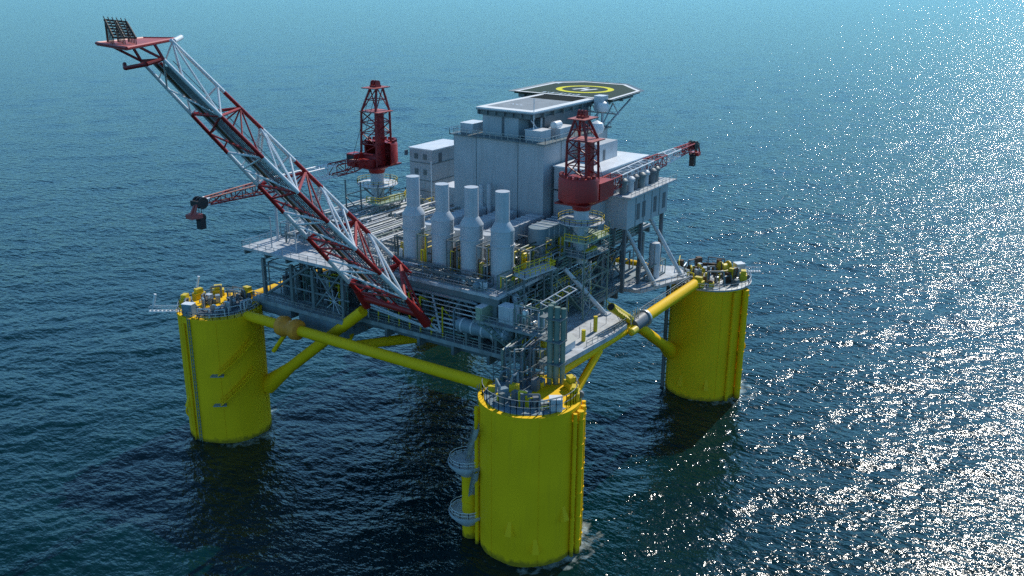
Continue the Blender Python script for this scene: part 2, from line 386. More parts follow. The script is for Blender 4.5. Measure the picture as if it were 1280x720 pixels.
# ------------------------------------------------------------------ brace tubes
GB = 'yellow tubes bracing the columns'
def brace(label, p, q, r0=1.05, r1=None, flare=False, walkway=False, name='brace_tube'):
    p, q = V3(p), V3(q); t = thing(name, label, 'brace tube', p, GB)
    mb = MB()
    if flare:
        d = q - p; mb.tube(p, p + d * .10, r0 * 1.75, r0 * 1.45, 24); mb.tube(p + d * .10, p + d * .26, r0 * 1.45, r0, 24); mb.tube(p + d * .26, q, r0, r0 * .95, 24)
    else: mb.tube(p, q, r0, r1, 24)
    link('tube', mb, YEL, t)
    if walkway:
        d = (q - p).normalized(); s = V3((0, 0, r0)); a = p + d * 1.5; b = q - d * 1.5
        side = d.cross(V3((0, 0, 1))).normalized() * -.5
        link('railing', MB().rail([a + s - side, b + s - side], 1.1, 2.4, .05), GALV, t)
    return t
def ncol(key, dx, dy, z, k=.96): c = COLS[key]; return V3((c[0] + dx * CR * k, c[1] + dy * CR * k, z))
brace('long yellow horizontal tube from the left column to the nearest column', ncol('L', 0, -1, 26.9), ncol('F', 0, 1, 26.9), 1.05)
brace('sunlit yellow horizontal tube with a handrail ending at the rear right column', ncol('R', -1, 0, 27.9), (1.5, -38, 27.7), 1.15, walkway=True)
brace('shaded yellow tube under the edge of the near pale wing', (1.5, -37.9, 27.4), (-30, -36.4, 26.6), .8)
brace('yellow horizontal tube between the far left and farthest columns', ncol('L', 1, 0, 26.9), ncol('B', -1, 0, 26.9), 1.05)
brace('yellow horizontal tube between the farthest and rear right columns', ncol('B', 0, -1, 26.9), ncol('R', 0, 1, 26.9), 1.05)
brace('thick yellow diagonal flaring out of the left column toward the deck underside', (-33.3, 30.8, 9.6), (-32.2, 3.6, 31.6), 1.15, flare=True)
brace('thick yellow diagonal flaring out of the right column up to the tube joint', (31.8, -32.4, 10.0), (2.3, -37.6, 26.7), 1.15, flare=True)
brace('short yellow diagonal behind the pipe stack rising from the nearest column', (-28.6, -38, 18.2), (-13.5, -37.7, 26.8), .75, flare=True)
brace('yellow tube hanging under the deck behind the flare boom foot', (-33.5, 4.5, 24.8), (-19, -5.5, 24.6), .85, 1.2)
brace('thin green-yellow prop under the deck behind the long horizontal tube', (-31.0, 8.5, 24.6), (-20.5, 14, 28.4), .55)
brace('slim yellow knee prop beside the orange cover at the left column', (-38.3, 22.5, 21), (-38.3, 18, 26.4), .45)
# joint between tubes on the right side
t = thing('tube_joint', 'grey clamped joint where four yellow tubes meet on the right side', 'tube joint', (1.5, -38, 27.6))
link('sleeve', MB().tube((-.8, -38, 27.6), (4.2, -38, 27.75), 1.4, n=24), DGRY, t)
mb = MB()
for x in (4.2,): mb.tube((x, -38, 27.7), (x + .5, -38, 27.7), 1.75, n=24)
link('flange', mb, GALV, t)
mb = MB()
for k in range(9): mb.bar((-2.5 + k * .55, -38.6 + .4 * (k % 3), 28.6), (-2.2 + k * .5, -38.3 + .3 * (k % 2), 30.4 + .5 * (k % 2)), .07)
link('valve_cluster', mb, GALV, t)
link('end_cap', MB().vessel((-3.6, -39.2, 27.5), (-1.6, -39.2, 27.5), .75), YEL2, t)
t = thing('tube_stub', 'short open yellow tube stub with thin fins beside the tube joint', 'tube stub', (.6, -37.2, 28.4))
a, b = V3((.2, -37.4, 28.3)), V3((-7.6, -36.7, 33.4))
st = link('tube', MB().tube(a, b, .85, n=20), YEL2, t)
link('bore_shade', MB().tube(b, b + (b - a) * .004, .7, n=20), BLK, st)  # black disc on the closed end paints the shade of a hollow tube
mb = MB()
for k in range(6): c = a.lerp(b, .45 + .1 * k); mb.bar(c + V3((0, -.7, .2)), c + V3((-1.2, -2.2, -.2)), .09); mb.bar(c + V3((0, .4, .6)), c + V3((-1.0, .8, 1.6)), .08)
link('fin', mb, YEL2, t)
# orange covers
def notch_cover(c, label):
    x, y, z = c; mb = MB()
    prof = [(-2.9, 1.35), (-2.5, 1.95), (-1.4, 2.1), (-.6, 1.75), (0, 1.6), (.6, 1.75), (1.4, 2.1), (2.5, 1.95), (2.9, 1.35)]
    for (a, ra), (b, rb) in zip(prof, prof[1:]): mb.tube((x, y + a, z), (x, y + b, z), ra, rb, 24)
    return solo('tube_cover', label, 'tube cover', mb, ORG, c)
notch_cover((-38, 17.7, 26.9), 'orange waisted cover wrapped around the long horizontal tube near the left column')

# ------------------------------------------------------------------ decks and frame
LD, UD, MZ = 29.0, 39.0, 34.6
t = thing('lower_deck', 'lowest grey deck plate with two pale wings on the sunny right side', 'deck', (0, 0, LD))
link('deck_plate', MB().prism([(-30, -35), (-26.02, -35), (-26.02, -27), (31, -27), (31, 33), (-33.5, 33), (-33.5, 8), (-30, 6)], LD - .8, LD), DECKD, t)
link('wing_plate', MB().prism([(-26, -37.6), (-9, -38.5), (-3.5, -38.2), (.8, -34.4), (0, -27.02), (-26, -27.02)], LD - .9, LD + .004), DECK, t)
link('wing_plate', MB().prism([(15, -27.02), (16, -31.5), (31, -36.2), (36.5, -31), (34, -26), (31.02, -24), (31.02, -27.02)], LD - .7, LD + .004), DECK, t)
mb = MB()
for x in range(-28, 32, 6): mb.box(x - .25, -27, LD - 2.2, x + .25, 32, LD - .81)
for y in range(-24, 33, 8): mb.box(-30, y - .3, LD - 2.6, 31, y + .3, LD - .82)
link('floor_beam', mb, MGRY, t)
for rp_ in ([(-30, 6, LD), (-30, -35, LD)], [(-33.3, 8, LD), (-33.3, 33, LD)], [(-18, -37.4, LD), (-9, -38.3, LD), (-3.6, -38.0, LD), (.7, -34.4, LD)], [(15.8, -31.5, LD), (31, -36, LD)], [(1, -27.2, LD), (15, -27.2, LD)]):
    link('railing', MB().rail(rp_, 1.2, 2, .06), GALV, t)
mb = MB().box(-32.8, 8.5, 24.6, -22, 20.5, LD - .83)
link('ballast_box', mb, BGRY, t)
link('ballast_box', MB().box(-32.6, 23, 26.0, -24, 32.4, LD - .84), BGRY, t)
for (x, y, h) in ((-10.4, -35.0, 3.0), (-16.0, -35.6, 2.2)): link('bollard_post', MB().tube((x, y, LD + .01), (x, y, LD + h), .4, n=12), YEL2, t)
for k in range(4): x = -15 + 3.1 * k; link('lamp_post', MB().bar((x, -34.2 - .6 * (k % 2), LD), (x, -34.2 - .6 * (k % 2), LD + 2.2), .06), GALV, t)
hut = link('hut', MB().box(-23.5, -35.9, LD + .01, -19.5, -33.2, LD + 1.6), GRY2, t)
link('roof', MB().add([(-23.8, -36.2, LD + 1.6), (-19.2, -36.2, LD + 1.6), (-19.2, -32.9, LD + 1.6), (-23.8, -32.9, LD + 1.6), (-23.8, -34.5, LD + 2.6), (-19.2, -34.5, LD + 2.6)], [(0, 1, 5, 4), (2, 3, 4, 5), (0, 4, 3), (1, 2, 5), (3, 2, 1, 0)]), MGRY, hut)

t = thing('upper_deck', 'main upper deck plate, pale and empty at its far left corner', 'deck', (0, 0, UD))
link('deck_plate', MB().prism([(-28.3, -25), (33, -25), (33, 36.5), (-32.3, 36.5), (-32.3, 8), (-28.3, 7)], UD - .6, UD), DECK, t)
mb = MB()
for y in range(-24, 37, 6): mb.box(-28 if y < 8 else -32, y - .2, UD - 1.6, 33, y + .2, UD - .61)
for x in (-28, -18, -8, 2, 12, 22, 32.7): mb.box(x - .3, -24.9, UD - 1.9, x + .3, 36.3, UD - .62)
link('floor_beam', mb, MGRY, t)
for rp_ in ([(-28.2, 6.5, UD), (-28.2, -24.9, UD), (-8, -24.9, UD)], [(-32.2, 8.2, UD), (-32.2, 36.4, UD), (10, 36.4, UD)]):
    link('railing', MB().rail(rp_, 1.2, 2.4, .055), GALV, t)
for (x, y, h) in ((-29.5, 30.5, 6.5), (-25, 33.5, 10.5), (-21, 34.5, 8), (-29, 24, 4)): link('vent_post', MB().tube((x, y, UD), (x, y, UD + h), .28 if h > 7 else .13, n=8), GRY, t)

t = thing('mezzanine_deck', 'pale mezzanine deck at the near corner behind the green pipe stack', 'deck', (-22, -30, MZ))
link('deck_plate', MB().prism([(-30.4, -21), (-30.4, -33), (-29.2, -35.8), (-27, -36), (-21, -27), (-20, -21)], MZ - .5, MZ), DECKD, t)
link('railing', MB().rail([(-30.3, -21, MZ), (-30.3, -33, MZ), (-29.2, -35.6, MZ), (-27, -35.8, MZ), (-21, -27, MZ)], 1.2, 1.8, .06), GALV, t)
for x, y in ((-29.5, -33), (-29.5, -22), (-26.8, -34.8), (-21.5, -23)): link('leg', MB().box(x - .3, y - .3, LD + .01, x + .3, y + .3, MZ - .51), MGRY, t)

t = thing('topside_frame', 'open grey steel frame of legs and braces between lower and upper decks', 'steel frame', (0, 0, LD))
def leg(x, y, z0=LD + .01, z1=UD - 1.95, w=.42, m=MGRY): link('leg', MB().box(x - w, y - w, z0, x + w, y + w, z1), m, t)
def diag(p, q, r=.28, m=MGRY): link('diagonal_brace', MB().tube(p, q, r, n=10), m, t)
for y in (-24, -16, -8, 0, 7.2): leg(-27.5, y)
for y in (9.5, 17.5, 23.5, 31.5): leg(-31.2, y, w=.34)
for x in (-18, -8, 2, 12, 22, 31.5): leg(x, -23.8); leg(x, 34.5, w=.3)
for x in (-18, 0, 16): leg(x, 10); leg(x, 24)
diag((-31.2, 31, 29.5), (-31.2, 18, 37.8), .3); diag((-31.2, 9.8, 37.6), (-31.2, 17, 29.6), .22); diag((-31.2, 10, 29.6), (-31.2, 17.2, 37.5), .22)
diag((-27.5, 0, 37.4), (-27.5, -7.8, 29.4), .25); diag((-27.5, -8, 29.4), (-27.5, -15.8, 37.4), .25); diag((-27.5, -24, 29.4), (-27.5, -16, 37.4), .25)
for x in (-18, -8, 2, 12): diag((x, -23.8, 29.4), (x + 10, -23.8, 37.2), .28); diag((x + 10, -23.8, 29.4), (x, -23.8, 37.2), .22)
mb = MB()
for z in (32.3, 35.6): mb.tube((-31.2, 8, z), (-31.2, 32, z), .2, n=8); mb.tube((-27.5, 7, z), (-27.5, -24, z), .2, n=8); mb.tube((-27.5, -23.8, z), (31, -23.8, z), .2, n=8)
link('girt', mb, MGRY, t)
# radiating stay cluster on the left face
mb = MB(); hub = V3((-31.8, 11.5, 31.8))
for k in range(9): a = k * math.pi / 4.5; mb.bar(hub, hub + V3((0, 2.6 * math.cos(a), 2.6 * math.sin(a))), .08)
link('stay_cluster', mb, GRY2, t)

GS = 'sloping grey struts on the right side'
for lab, a, b in (('sloping grey strut landing on the near pale wing of the lowest deck', (-1.2, -32.3, LD), (-7.4, -26.2, 39.0)),
                  ('sloping grey strut in the middle, landing on the far wing beside the water gap', (20.7, -32.6, LD), (16.7, -26.2, 42.5)),
                  ('sloping grey strut nearest the rear right column', (30.2, -34.5, LD), (27.4, -27, 42.5))):
    t = thing('deck_strut', lab, 'strut', a, GS)
    link('tube', MB().tube(a, b, .45, n=14), GRY2, t)
    link('foot', MB().box(a[0] - .8, a[1] - .8, LD + .01, a[0] + .8, a[1] + .8, LD + .35), GRY2, t)

# ------------------------------------------------------------------ generic equipment
def pipes_along(t, x0, x1, ys, z, r, mats, axis='x', jit=0.0, name='pipe'):
    for i, yv in enumerate(ys):
        m = mats[i % len(mats)]; rr = r * random.choice((.7, 1, 1, 1.4)); dz = random.uniform(-jit, jit)
        a0 = x0 + random.uniform(0, 2.5); a1 = x1 - random.uniform(0, 2.5)
        P = (lambda a, b, c: (a, b, c)) if axis == 'x' else (lambda a, b, c: (b, a, c))
        pts = [P(a0, yv, z + dz - 1.2), P(a0, yv, z + dz), P(a1, yv, z + dz), P(a1, yv + random.choice((-.6, .6)), z + dz - 1.0)]
        link(name, MB().path(pts, rr, 8), m, t)
def skid(label, x0, y0, x1, y1, z, h, cat='equipment skid', seed=0, mats=(GRY2, MGRY, GRN, WHT, YEL2), dense=1.0, name='equipment_skid', group=None):
    rnd = random.Random(seed)
    t = thing(name, label, cat, ((x0 + x1) / 2, (y0 + y1) / 2, z), group)
    link('base_frame', MB().box(x0, y0, z + .02, x1, y1, z + .3), MGRY, t)
    w, d = x1 - x0, y1 - y0; n = max(2, int(w * d / 9 * dense))
    mats = list(mats)
    for i in range(min(n, 14)):
        k = rnd.random(); cx = rnd.uniform(x0 + .8, x1 - .8); cy = rnd.uniform(y0 + .8, y1 - .8); m = rnd.choice(mats)
        if k < .3:
            sx, sy, sz = rnd.uniform(.8, 2.2), rnd.uniform(.8, 2.2), rnd.uniform(.25, .6) * h
            mb = MB().cbox((cx, cy, z + .31), sx, sy, sz); mb.cbox((cx, cy, z + .31 + sz), sx * 1.06, sy * 1.06, .1)
            link('cabinet', mb, m, t)
        elif k < .5:
            r = rnd.uniform(.35, .7); hh = rnd.uniform(.5, .95) * h
            link('upright_vessel', MB().lathe((cx, cy, z + .31), [(r, 0), (r, hh * .85), (r * .75, hh * .95), (.05, hh)], 14), m, t)
        elif k < .7:
            L = rnd.uniform(1.5, 3); r = rnd.uniform(.4, .75); zz = z + rnd.uniform(.25, .6) * h
            mb = MB().vessel((cx - L / 2, cy, zz), (cx + L / 2, cy, zz), r, 14)
            for s in (-.3, .3): mb.box(cx + s * L - .12, cy - r * .7, z + .31, cx + s * L + .12, cy + r * .7, zz)
            link('lying_vessel', mb, m, t)
        else:
            link('pump', MB().vessel((cx - .6, cy, z + .8), (cx + .6, cy, z + .8), .35, 10).box(cx - .8, cy - .4, z + .31, cx + .8, cy + .4, z + .5), m, t)
    for i in range(int(5 + n)):
        m = rnd.choice(mats); p = V3((rnd.uniform(x0, x1), rnd.uniform(y0, y1), z + .3)); zt = z + rnd.uniform(.35, 1) * h; pts = [p, V3((p.x, p.y, zt))]
        for _ in range(rnd.randint(1, 3)):
            q = pts[-1].copy()
            if rnd.random() < .5: q.x = rnd.uniform(x0, x1)
            else: q.y = rnd.uniform(y0, y1)
            pts.append(q)
        pts.append(V3((pts[-1].x, pts[-1].y, z + .3)))
        link('pipe', MB().path(pts, rnd.uniform(.07, .2), 8), m, t)
    mb = MB(); zt = z + h
    for x in (x0, x1):
        for y in (y0, y1): mb.bar((x, y, z + .05), (x, y, zt), .12)
    mb.path([(x0, y0, zt), (x1, y0, zt), (x1, y1, zt), (x0, y1, zt)], .12, 4, True)
    link('cage_frame', mb, rnd.choice([GALV, MGRY, GRN]), t)
    return t

# dense pipe racks on the upper deck, left of the exhaust stacks
def rack(label, x0, x1, y0, y1, z, seed, n, mats):
    random.seed(seed)
    t = thing('pipe_rack', label, 'pipe rack', ((x0 + x1) / 2, (y0 + y1) / 2, UD), 'pipe racks on the upper deck')
    mb = MB(); k = max(2, int((x1 - x0) / 5))
    for i in range(k + 1):
        x = x0 + (x1 - x0) * i / k
        for y in (y0, y1): mb.box(x - .15, y - .15, UD + .01, x + .15, y + .15, z + .4)
        for zz in (UD + 1.6, z - .35): mb.box(x - .14, y0, zz, x + .14, y1, zz + .22)
    link('rack_frame', mb, MGRY, t)
    pipes_along(t, x0 - 1, x1 + 1, [y0 + (y1 - y0) * (i + .5) / n for i in range(n)], z, .15, mats, 'x', .25)
    pipes_along(t, y0, y1, [x0 + (x1 - x0) * (i + .5) / (n * .7) for i in range(int(n * .7))], z - .9, .14, mats, 'y', .3)
    return t
PM = (WHT, GRY2, GRY, WHT, GALV, GRN)
rack('broad pipe rack packed with white pipes before the far red crane', -12, 6, 19, 33, 42.6, 3, 20, PM)
rack('low pipe rack with grey pipes behind the flare boom shadow', -25, -12.5, 20, 31, 41.2, 4, 13, (GRY, GALV, MGRY, WHT))
rack('pipe rack between flare boom and the leftmost exhaust stack', -24, -8, 6, 18, 42.8, 5, 17, (WHT, GRY2, GALV, MGRY, GRN))
rack('pipe rack with pale pipes left of the ribbed ducts', -6.5, 8, 4, 18, 43.2, 6, 16, PM)
skid('yellow-piped equipment skid between pipe racks and the leftmost stack', -20, 3.0, -13, 5.6, UD, 4.5, seed=11, mats=(YEL2, GRY2, WHT, YEL2))
skid('equipment skid with white vessels at the foot of the far red crane', 7, 20, 14, 31, UD, 4.5, seed=12, mats=(WHT, GRY2, GRN, YEL2))
skid('equipment skid at the open left end of the upper deck', -22, 31.2, -14, 35.8, UD, 3.0, seed=13, mats=(GRY2, BGRY, WHT))
for i, (y, lab) in enumerate(((-3.4, 'slim yellow-piped skid between first and second stack from the flare'), (-10.5, 'slim yellow-piped skid between the two middle stacks'), (-17.4, 'slim yellow-piped skid left of the rightmost stack'))):
    skid(lab, -22.5, y - 1.2, -15, y + 1.2, UD, 6.5, seed=20 + i, mats=(YEL2, GRN, MGRY, RUST), group='slim skids between the exhaust stacks')
skid('cluttered skid on the deck edge in front of the exhaust stacks', -27.4, -21, -24, 4, UD, 1.8, seed=30, mats=(GRY2, WHT, BGRY, MGRY), dense=.8)
skid('equipment skid with yellow rails right of the rightmost stack', -25, -24.6, -15.2, -22.6, UD, 2.6, seed=31, mats=(WHT, YEL2, GRN))

# equipment between the decks
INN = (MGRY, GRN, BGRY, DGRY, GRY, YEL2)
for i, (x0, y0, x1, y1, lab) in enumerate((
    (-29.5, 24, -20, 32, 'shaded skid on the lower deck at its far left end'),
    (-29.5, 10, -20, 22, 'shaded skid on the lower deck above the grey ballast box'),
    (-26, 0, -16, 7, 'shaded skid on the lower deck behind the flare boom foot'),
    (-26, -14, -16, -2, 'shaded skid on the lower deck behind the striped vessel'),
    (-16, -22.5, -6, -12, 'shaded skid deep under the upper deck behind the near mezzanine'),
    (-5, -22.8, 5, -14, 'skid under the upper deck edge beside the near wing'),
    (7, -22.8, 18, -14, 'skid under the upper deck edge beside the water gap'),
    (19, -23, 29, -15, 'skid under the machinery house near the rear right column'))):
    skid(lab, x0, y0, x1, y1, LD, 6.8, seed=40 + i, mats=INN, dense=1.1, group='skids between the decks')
skid('sunlit pipe skid on the far pale wing beside the rear right column', 22, -30.5, 30, -27.3, LD, 3.4, seed=60, mats=(GRY2, WHT, MGRY, RUST))
skid('equipment skid with grey vessels under the lower deck edge above the nearest column', -28.5, -33.5, -21, -24, LD, 4.8, seed=61, mats=(MGRY, GRN, YEL2, BGRY))

random.seed(31)
t = thing('pipe_gallery', 'gallery of shaded pipes and cable trays hung on the front deck edge below the stacks', 'pipe gallery', (-28.6, -9, LD))
for k in range(9):
    z = 30.2 + .85 * k; y0 = 6 - random.uniform(0, 3); y1 = -20 + random.uniform(-2, 4)
    link('pipe', MB().path([(-28.9, y0, z - .8), (-28.9, y0, z), (-28.9, y1, z), (-28.4, y1, z - 1.4)], random.uniform(.1, .24), 8), random.choice([GRN, GRY2, MGRY, BGRY, GALV]), t)
for k in range(10):
    y = 5 - 2.6 * k; link('downpipe', MB().path([(-29.2, y, 29.1), (-29.2, y, 30.5 + random.uniform(1, 6)), (-27.6, y - .8, 34 + random.uniform(-2, 3))], random.uniform(.1, .2), 8), random.choice([GRN, GRY2, YEL2, BGRY]), t)
link('cable_tray', MB().box(-29.3, -20, 37.2, -28.7, 6, 37.35), GALV, t)
t = thing('pipe_gallery', 'gallery of grey-green pipes along the right deck face above the near wing', 'pipe gallery', (-8, -25.6, LD))
for k in range(11):
    z = 30.0 + .78 * k; x0 = -20 + random.uniform(0, 5); x1 = 9 - random.uniform(0, 9)
    link('pipe', MB().path([(x0, -24.9, z - 1), (x0, -24.9, z), (x1, -24.9, z), (x1, -24.4, z - 1.6)], random.uniform(.1, .22), 8), random.choice([GRN, GRN, GRY2, MGRY, GALV]), t)
for k in range(9):
    x = -19 + 3 * k; link('downpipe', MB().path([(x, -25.3, 29.1), (x, -25.3, 31 + random.uniform(1, 6)), (x + .8, -24.2, 35 + random.uniform(-2, 3))], random.uniform(.1, .2), 8), random.choice([GRN, MGRY, YEL2, GRY2]), t)
for z, xa, xb in ((33.6, -20, -6), (36.4, -13, 4)):
    fl = link('walkway', MB().box(xa, -27.0, z, xb, -25.5, z + .15), DECKD, t)
    link('railing', MB().rail([(xa, -26.95, z + .15), (xb, -26.95, z + .15)], 1.2, 1.6, .06), YEL2, fl)
for lab, x0, y0, x1, y1, z1, m in (('added dark equipment module between the decks behind the front pipe gallery', -15.6, -11.2, -8.6, 22, 37.0, DGRY),  # dark module added to make the space between the decks look dark
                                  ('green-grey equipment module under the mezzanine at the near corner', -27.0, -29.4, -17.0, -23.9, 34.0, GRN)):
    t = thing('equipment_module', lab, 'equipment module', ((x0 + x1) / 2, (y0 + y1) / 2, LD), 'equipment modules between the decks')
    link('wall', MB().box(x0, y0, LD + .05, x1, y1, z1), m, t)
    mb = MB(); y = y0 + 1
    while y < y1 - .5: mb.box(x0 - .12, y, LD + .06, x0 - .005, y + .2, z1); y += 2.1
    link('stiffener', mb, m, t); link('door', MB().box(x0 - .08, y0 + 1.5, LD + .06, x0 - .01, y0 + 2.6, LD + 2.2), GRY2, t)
# horizontal striped vessel beneath the deck edge
t = thing('banded_vessel', 'horizontal blue-grey vessel with pale bands on the lower deck edge', 'vessel', (-29.2, -22.5, 31))
link('shell', MB().vessel((-28.9, -17, 32.4), (-28.9, -27.6, 32.4), 1.35, 20), BGRY, t)
for k in range(5): y = -17.8 - 2.3 * k; link('band', MB().tube((-28.9, y, 32.4), (-28.9, y - .35, 32.4), 1.43, n=20), GRY2, t)
for y in (-19, -25.5): link('saddle', MB().box(-29.8, y - .25, LD + .01, -28, y + .25, 31.4), MGRY, t)
# small boxes on the mezzanine
def cabin(label, c, sx, sy, sz, m, group=None, name='equipment_cabinet', rz=0):
    t = thing(name, label, 'cabinet', c, group)
    link('body', MB().cbox(c, sx, sy, sz, rz), m, t)
    link('lid', MB().cbox((c[0], c[1], c[2] + sz), sx * 1.05, sy * 1.05, .12, rz), WHT if m is not WHT else GRY2, t)
    dx = V3((math.cos(rz), math.sin(rz), 0)); e = V3(c) - dx * (sx / 2 + .03)
    link('door', MB().cbox((e.x, e.y, c[2] + sz * .12), .06, sy * .55, sz * .7, rz), m, t)
    return t
cabin('long pale green cabinet on the mezzanine edge', (-27.5, -22.2, MZ), 5.5, 1.4, 2.4, PGRN)
cabin('square grey cabinet standing beside the long pale green one', (-27.8, -27.0, MZ), 2.2, 3.0, 3.0, GRY2)
skid('pipe skid on the mezzanine between grey cabinet and green pipe stack', -29, -34.6, -25.5, -29.0, MZ, 4.2, seed=70, mats=(GRN, GALV, GRY2, MGRY), dense=1.4)
t = thing('access_platform', 'small pale platform with yellow rails above the mezzanine', 'platform', (-19, -26, 42))
link('floor', MB().prism([(-23.5, -27.5), (-14.5, -28.6), (-13.5, -25.3), (-22.5, -24.2)], 41.3, 41.6), DECK, t)
link('railing', MB().rail([(-23.4, -27.4, 41.6), (-14.6, -28.5, 41.6), (-13.6, -25.4, 41.6), (-22.4, -24.3, 41.6)], 1.2, 1.6, .07, True), YEL2, t)
for x, y in ((-23, -27), (-15, -28), (-14.2, -25.8)): link('leg', MB().tube((x, y, LD + .01), (x, y, 41.3), .22, n=8), MGRY, t)
t = thing('ladder_frame', 'pale ladder-like frame lying above the green pipe stack', 'ladder frame', (-24, -36, 40.2))
a, b = V3((-30, -35.6, 40.2)), V3((-21.5, -36.2, 41.0)); sd_ = V3((.2, .9, .1)); mb = MB()
for k in (-1, 1): mb.bar(a + sd_ * k, b + sd_ * k, .11)
for k in range(5): c = a.lerp(b, k / 4); mb.bar(c - sd_, c + sd_, .09)
link('rungs', mb, GRY2, t)
for x, y in ((-28.5, -34.0), (-22, -35.4)): link('post', MB().tube((x, y, MZ + .01 if x < -27 else LD + .02), (x, y, 40.3), .18, n=8), MGRY, t)
skid('tall pipe manifold standing under the mezzanine edge beside the nearest column', -30, -34.8, -22, -30, LD, 5.2, seed=72, mats=(GRN, MGRY, GALV, YEL2), dense=1.5)
skid('valve skid on top of the mezzanine behind the long pale green cabinet', -25.5, -27.8, -20.5, -21.8, MZ, 4.2, seed=73, mats=(GRY2, GALV, GRN, RUST), dense=1.6)
skid('upper pipe skid between the rightmost stack and the near crane scaffold', -14, -22.5, -6, -13.5, UD, 4.6, seed=74, mats=(GRY2, GRN, GALV, YEL2, MGRY), dense=1.2)
skid('pipe skid below the round platform of the near red crane', -6, -22.6, 5, -17, UD, 5.0, seed=75, mats=(GRN, GALV, GRY2, YEL2), dense=1.3)
t = thing('riser_cage', 'cage of thin risers climbing from the nearest column to the deck', 'riser cage', (-33, -33.5, CT))
rnd = random.Random(77)
for k in range(16):
    x, y = rnd.uniform(-36.5, -30.6), rnd.uniform(-35.4, -30.5); r = rnd.uniform(.09, .22)
    link('riser', MB().path([(x, y, CT + .02), (x, y, rnd.uniform(30, 34)), (-29.8, y + rnd.uniform(-1, 1), rnd.uniform(31, 35))], r, 8), rnd.choice([BGRY, GRN, GALV, MGRY, DGRY]), t)
mb = MB()
for z in (CT + 1.5, CT + 3.2): mb.path([(-37, -36, z), (-30.4, -36, z), (-30.4, -30, z), (-37, -30, z)], .1, 4, True)
for x, y in ((-37, -36), (-30.4, -36), (-37, -30), (-33.7, -30), (-33.7, -36)): mb.bar((x, y, CT), (x, y, CT + 3.2), .1)
link('cage_frame', mb, MGRY, t)
# green vertical pipe stack at the near corner
t = thing('pipe_stack', 'tall bundle of vertical grey-green pipes above the nearest column', 'pipe stack', (-31.5, -37.6, 29))
for i, (x, y, r) in enumerate(((-32.3, -38.3, .48), (-31.7, -39.2, .5), (-31.0, -40.0, .45), (-31.0, -38.0, .4))):
    link('pipe', MB().tube((x, y, CT + .02), (x, y, 41.4 - .3 * (i % 3)), r, n=14), GRN, t)
for z in (31, 35, 39): link('guide_plate', MB().box(-32.9, -40.5, z, -30.4, -36.4, z + .18), MGRY, t)
# sloping conveyors / stairs on the near corner face
GST = 'sloping stairs on the near faces'
for lab, p, q in (('wide sloping stair from mezzanine cabinets down toward the green pipe stack', (-30.7, -23.2, 34.4), (-30.7, -33.2, 29.2)),
                  ('stair flight from the upper deck edge down to the near wing', (-12, -26.2, 38.6), (-3, -27.6, 29.2)),):
    t = thing('stairway', lab, 'stair', p, GST); link('flight', MB().stair(p, q, 1.3), GRN, t)

# pipe bundle under the machinery house, lattice tower, yellow capsule
t = thing('pipe_bundle', 'bundle of long grey-green pipes under the machinery house edge', 'pipes', (8, -26, 41))
random.seed(9)
for i in range(9):
    z = 39.6 + .62 * (i % 5); y = -25.8 - .5 * (i // 5); link('pipe', MB().tube((-9 + random.uniform(-1, 2), y, z), (27 + random.uniform(-3, 2), y, z), random.uniform(.13, .24), n=8), GRN, t)
mb = MB()
for x in range(-6, 28, 6): mb.box(x - .12, -26.9, 38.9, x + .12, -25.4, 42.6)
link('hanger', mb, MGRY, t)
def lattice_tower(label, x, y, z0, z1, w, m, name='lattice_tower'):
    t = thing(name, label, 'lattice tower', (x, y, z0))
    mb = MB(); cs = [(x - w, y - w), (x + w, y - w), (x + w, y + w), (x - w, y + w)]
    for cx, cy in cs: mb.bar((cx, cy, z0), (cx, cy, z1), .13)
    link('post', mb, m, t)
    mb = MB(); n = max(2, round((z1 - z0) / (2 * w)))
    for i in range(n):
        za, zb = z0 + (z1 - z0) * i / n, z0 + (z1 - z0) * (i + 1) / n
        for j in range(4):
            a, b = cs[j], cs[(j + 1) % 4]; mb.bar((*a, za), (*b, zb), .08); mb.bar((*b, za), (*a, zb), .08); mb.bar((*a, zb), (*b, zb), .09)
    link('bracing', mb, m, t)
lattice_tower('square grey lattice tower standing between near wing and the near crane', -1.5, -26.2, LD, 38.3, 1.6, GRY2)
lattice_tower('narrow lattice tower with cross braces left of the near sloping strut', -12.5, -25.8, LD, 40, 1.2, GRN)
t = thing('escape_capsule', 'yellow escape capsule hung below the near red crane', 'capsule', (-1, -28, 40))
link('hull', MB().vessel((-3.6, -28.2, 40.9), (.4, -28.4, 41.3), .95, 18), YEL2, t)
link('davit', MB().path([(-1.5, -25.2, 39.0), (-1.5, -25.2, 43.0), (-1.5, -28.3, 43.2), (-1.5, -28.3, 42.0)], .15), MGRY, t)

